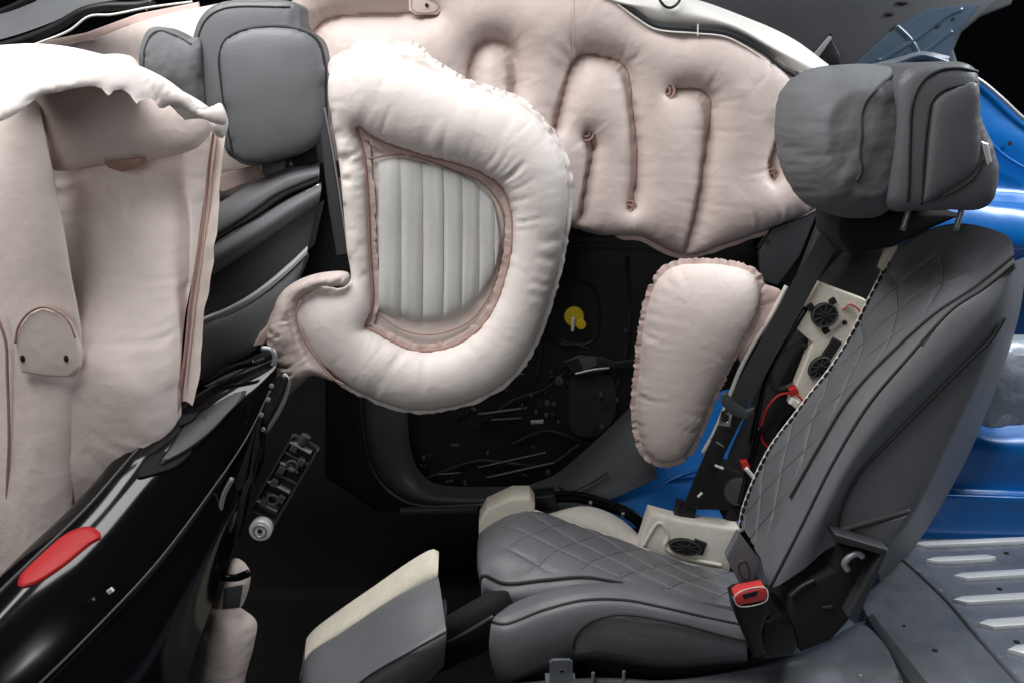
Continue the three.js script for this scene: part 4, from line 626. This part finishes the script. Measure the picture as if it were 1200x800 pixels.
put(dash, 'support', prism([[250, 590], [290, 560], [300, 500], [275, 640], [250, 680], [205, 780], [170, 810], [150, 760]], .06, .08, { bevel: .008 }), M.blackMatte);
// connector rail on the dashboard's end
const cr = thing('connector_rail', 'dark metal slotted connector rail with a round bolt by the dashboard', 'bracket');
{ const c = onZ(333, 560, .02), a = onZ(306, 608, .02), b = onZ(358, 518, .02), ax = b.clone().sub(a), len = ax.length(), ang = Math.atan2(ax.y, ax.x);
  const rot = (m, u, v, w = 0) => { m.position.copy(a).addScaledVector(ax.clone().normalize(), u * len).add(V(-Math.sin(ang) * v, Math.cos(ang) * v, w)); m.rotation.z = ang; return m; };
  rot(put(cr, 'back_plate', box(len, .05, .012, .003), M.black), .5, 0, -.01);
  for (const v of [-.024, .024]) rot(put(cr, 'side_bar', box(len, .004, .016, .001), M.trim), .5, v);
  for (let i = 0; i < 8; i++) rot(put(cr, 'cross_bar', box(.004, .046 - (i % 3) * .006, .016, .001), i % 2 ? M.steel : M.trim), .06 + i * .125, (i % 2 ? .003 : -.002));
  for (const [u, v] of [[.2, .01], [.33, -.012], [.62, .012], [.8, -.01], [.9, .012], [.45, .012]]) rot(put(cr, 'terminal', box(.014, .012, .014, .002), M.darkTrim), u, v, .003);
  for (const u of [.28, .72]) { const m = rot(put(cr, 'terminal_ring', new THREE.TorusGeometry(.009, .0028, 8, 22), M.darkTrim), u, 0, .008); m.rotation.set(0, 0, 0); }
  const bt = put(cr, 'bolt', cyl(.0195, .02, 30), M.alu); place(bt, onZ(306, 619, .035), Math.PI / 2); const sk = new THREE.TorusGeometry(.011, .002, 8, 24).rotateX(Math.PI / 2).translate(0, .0102, 0); put(bt, 'bolt_ring', sk, M.steel); const ct = cyl(.0045, .004, 6).translate(0, .0102, 0); put(bt, 'bolt_socket', ct, M.blackMatte);
  const nb = put(cr, 'end_knob', cyl(.009, .018, 16), M.trim); place(nb, onZ(356, 515, .02), 0, 0, ang - Math.PI / 2); }
// knee bag below the dashboard
const knee = thing('knee_airbag', 'pink folded knee airbag hanging under the black dashboard', 'airbag');
put(knee, 'bag', blow({ outline: [[175, 830], [198, 775], [222, 726], [246, 700], [268, 706], [286, 715], [300, 728], [298, 752], [288, 790], [276, 840]], z: .06, H: .03, L: .05, wr: .006, lump: .006, lf: 12, cell: .006 }).geo, M.bagPink);
put(knee, 'neck', blow({ outline: [[248, 690], [258, 666], [277, 654], [292, 668], [290, 694], [278, 716], [258, 722], [244, 712]], z: .05, H: .022, L: .03, wr: .008, lump: .006, cell: .005 }).geo, M.bagPink);
put(knee, 'edge_seam', tubeZ([[190, 790], [215, 752], [240, 712], [258, 682]], .085, .0035, { n: 30 }), M.seam);
put(knee, 'strap', tube([[243, 668], [256, 675], [275, 677], [292, 671]].map((p, i) => onZ(p[0], p[1], .085)), .007, { n: 24, flat: .5 }), M.blackGloss);
put(knee, 'tape', prism([[262, 690], [284, 686], [280, 712], [260, 714]], .083, .004, { bevel: .001 }), M.darkTrim);
// leg rest
const lg = thing('leg_rest', 'grey leather leg rest with a cream foam strip along its cut edge', 'leg rest');
const lgS = loft([
  [[340, 860, .10], [360, 830, .10], [420, 790, .10], [480, 740, .10], [512, 715, .10]],
  [[353, 805, .05], [358, 768, .05], [400, 738, .05], [470, 692, .05], [512, 671, .05]],
  [[352, 812, .10], [362, 785, .11], [410, 752, .11], [478, 708, .11], [516, 690, .10]],
  [[352, 850, .16], [372, 825, .17], [424, 784, .17], [482, 748, .17], [521, 726, .16]],
  [[360, 880, .18], [384, 840, .195], [428, 796, .195], [482, 764, .195], [523, 741, .18]],
  [[370, 900, .18], [400, 860, .19], [440, 822, .19], [485, 790, .19], [522, 757, .18]],
  [[380, 930, .14], [410, 890, .14], [445, 850, .14], [485, 815, .14], [520, 780, .14]]], 50, 60, (u, v, s, t) => .0015 * (fbm(s * 12, t * 12, 2) - .5));
put(lg, 'cover', lgS.geo, M.leather);
put(lg, 'piping', tube([[384, 838], [428, 795], [482, 763], [523, 740]].map(p => onZ(p[0], p[1], .198)), .002, { n: 40 }), M.piping);
put(lg, 'foam_strip', loft([
  [[350, 800, .0], [362, 770, .0], [430, 730, .0], [514, 680, .0]], [[359, 748, .02], [367, 738, .02], [430, 692, .02], [508, 643, .02], [514, 646, .02]],
  [[358, 754, .04], [366, 744, .04], [430, 700, .04], [508, 650, .04], [514, 653, .04]], [[357, 772, .07], [364, 763, .07], [430, 720, .07], [500, 676, .07], [513, 672, .07]], [[357, 790, .06], [364, 785, .06], [430, 745, .06], [500, 700, .06], [513, 690, .06]]], 30, 24).geo, M.foam);
put(lg, 'end_cap', prism([[505, 740], [518, 735], [520, 745], [515, 785], [470, 830], [470, 770]], .12, .1, { bevel: .006 }), M.leather);
put(lg, 'support_arm', loft([[[500, 735, -.02], [560, 700, -.05], [600, 680, -.1]], [[510, 745, .0], [570, 712, -.03], [605, 690, -.08]], [[515, 775, 0], [575, 742, -.03], [610, 720, -.08]], [[510, 790, -.03], [575, 760, -.06], [610, 735, -.1]]], 20, 16).geo, M.blackMatte);
put(lg, 'arm_rib', tubeZ([[512, 760], [545, 742], [578, 722]], .005, .004, { n: 20 }), M.darkTrim);

// ================================================================ FAR DOOR
const door = thing('rear_door', 'bare black rear door with clips and a yellow grommet', 'car door');
put(door, 'inner_panel', prism([[380, 240], [560, 235], [760, 250], [920, 240], [920, 330], [900, 480], [790, 520], [700, 590], [620, 600], [440, 600], [380, 560]], -.74, .06, { bevel: .01 }), M.black);
put(door, 'upper_ledge', prism([[640, 278], [780, 276], [800, 290], [790, 298], [645, 288]], -.72, .03), M.trim);
put(door, 'panel_ridge', tubeZ([[645, 287], [700, 288], [770, 289]], -.71, .004, { n: 20 }), M.darkTrim);
const gr = put(door, 'grommet', cyl(.024, .012, 32), M.yellow); place(gr, onZ(673, 371, -.715), Math.PI / 2);
place(put(door, 'grommet_tail', cyl(.012, .012, 20), M.yellow), onZ(681, 380, -.712), Math.PI / 2);
put(door, 'grommet_pin', tubeZ([[672, 372], [671, 388]], -.704, .004, { n: 6 }), M.felt);
put(door, 'recess_frame', tube([[648, 335], [694, 335], [696, 398], [648, 398]].map(p => onZ(p[0], p[1], -.735)), .003, { n: 40, closed: true }), M.black);
put(door, 'lower_slot', prism([[657, 402], [686, 402], [686, 405], [657, 405]], -.73, .01, { bevel: .001 }), M.trim);
const lk = put(door, 'latch_module', prism([[660, 424], [680, 416], [706, 418], [722, 424], [748, 420], [748, 432], [716, 432], [700, 438], [672, 440]], -.71, .03, { bevel: .003 }), M.black);
put(lk, 'latch_plate', prism([[678, 420], [698, 418], [700, 428], [684, 434]], -.705, .01, { bevel: .001 }), M.darkTrim);
put(lk, 'latch_rod', tubeZ([[674, 438], [695, 433], [714, 431]], -.70, .003, { n: 10 }), M.steel);
put(door, 'speaker_cover', prism([[672, 442], [716, 440], [720, 490], [700, 512], [672, 510], [666, 470]], -.72, .03, { bevel: .006, round: true }), M.blackMatte);
for (const [x, y, r] of [[686, 295, .006], [655, 446, .011], [622, 462, .005], [641, 472, .006], [628, 482, .004], [704, 462, .005], [705, 500, .006], [733, 387, .004], [654, 494, .003], [612, 474, .003], [640, 486, .005], [723, 468, .004], [642, 553, .006]]) place(put(door, 'clip', cyl(r, .014, 14), M.trim), onZ(x, y, -.71), Math.PI / 2, 0, 0);
for (const [xa, ya, xb, yb, r] of [[622, 495, 637, 494, .005], [560, 486, 618, 478, .006], [575, 492, 612, 490, .004], [512, 556, 540, 554, .004], [560, 548, 640, 530, .004], [570, 560, 650, 542, .005], [600, 440, 614, 438, .004], [660, 400, 690, 408, .003]]) put(door, 'linkage_rod', tubeZ([[xa, ya], [xb, yb]], -.715, r, { n: 6 }), M.black);
put(door, 'bright_tag', prism([[622, 493], [637, 492], [637, 496], [622, 497]], -.70, .006, { bevel: .001 }), M.steel);
{ const V0 = [box(.012, .008, .012, .002), box(.02, .006, .01, .002), cyl(.005, .012, 10).rotateX(Math.PI / 2), box(.007, .018, .01, .002)];
  for (let i = 0; i < 70; i++) { const x = 490 + rnd() * 230, y = (i % 3 ? 420 + rnd() * 70 : 520 + rnd() * 50), m = put(door, 'fastener', V0[i % 4], i % 5 ? M.black : M.trim); place(m, onZ(x, y, -.735), 0, 0, rnd() * 3); }
  for (const pts of [[[560, 500], [600, 470], [640, 455], [668, 430]], [[640, 300], [636, 380], [630, 440]], [[735, 300], [738, 380], [730, 430], [712, 480]], [[500, 560], [560, 540], [640, 545], [680, 520]], [[600, 520], [640, 505], [690, 520]]]) put(door, 'cable', tubeZ(pts, -.733, .0045, { n: 30 }), M.blackMatte); }
// door opening frame with its seal
const dfm = thing('door_frame', 'dark grey plastic door opening frame sweeping under the ring airbag', 'door frame');
put(dfm, 'pillar_trim', loft([[[418, 440, -.60], [420, 500, -.60], [430, 548, -.60], [452, 582, -.60], [490, 598, -.60], [600, 602, -.60]], [[424, 440, -.57], [427, 500, -.57], [438, 545, -.57], [462, 576, -.57], [495, 590, -.57], [600, 594, -.57]], [[445, 440, -.57], [448, 500, -.57], [456, 540, -.57], [472, 566, -.57], [500, 581, -.57], [600, 586, -.57]], [[470, 440, -.60], [472, 498, -.60], [476, 536, -.60], [486, 560, -.60], [506, 574, -.60], [600, 578, -.60]], [[476, 440, -.68], [478, 498, -.68], [482, 530, -.68], [492, 552, -.68], [510, 566, -.68], [600, 570, -.68]]], 60, 30).geo, M.trim);
put(dfm, 'seal', tubeZ([[421, 440], [424, 500], [434, 548], [456, 577], [490, 592], [560, 592], [620, 588]], -.56, .006, { n: 70 }), M.black);
put(dfm, 'rear_trim', loft([[[770, 560, -.52], [715, 585, -.52], [660, 600, -.52], [610, 606, -.52]], [[768, 530, -.53], [712, 574, -.53], [665, 588, -.53], [620, 594, -.53]], [[765, 500, -.55], [705, 556, -.55], [664, 578, -.55], [625, 588, -.55]], [[762, 470, -.60], [690, 540, -.60], [655, 566, -.60], [620, 580, -.60]], [[762, 455, -.68], [685, 528, -.68], [650, 556, -.68], [615, 570, -.68]]], 40, 30).geo, M.darkTrim);
put(dfm, 'trim_bead', tubeZ([[655, 570], [664, 576], [690, 566], [712, 552]], -.535, .004, { n: 24 }), M.darkTrim);
put(dfm, 'sill_strip', prism([[468, 598], [560, 596], [560, 602], [470, 603]], -.53, .02, { bevel: .002 }), M.trim);
// rear pillar inside, behind the pillow
const rp = thing('rear_pillar', 'dark inner pillar metal behind the rear headrest', 'pillar');
put(rp, 'pillar_panel', prism([[885, 290], [900, 265], [960, 235], [1060, 240], [1060, 300], [1000, 340], [920, 345]], -.60, .05, { bevel: .01 }), M.black);
put(rp, 'pillar_plate', prism([[890, 296], [905, 268], [958, 250], [938, 300], [912, 335], [892, 330]], -.57, .02, { bevel: .004 }), M.trim);
place(put(rp, 'pillar_hole', cyl(.006, .004, 12), M.blackMatte), onZ(900, 282, -.568), Math.PI / 2);
put(rp, 'curtain_clip', prism([[1004, 320], [1020, 300], [1024, 304], [1010, 334]], -.50, .01, { bevel: .002 }), M.steel);
// crumpled foil pad in the luggage bay
const fo = blow({ outline: [[1130, 400], [1150, 388], [1180, 392], [1230, 398], [1250, 450], [1210, 492], [1180, 498], [1155, 500], [1138, 480], [1120, 440]], z: -.55, H: .06, L: .1, wr: .008, wl: .05, lump: .014, lf: 10, cell: .006 });
const pad2 = thing('foil_pad', 'crumpled silver insulation pad on the blue body behind the seat', 'insulation');
put(pad2, 'sheet', fo.geo, M.foil);
renderer.render(scene, camera);
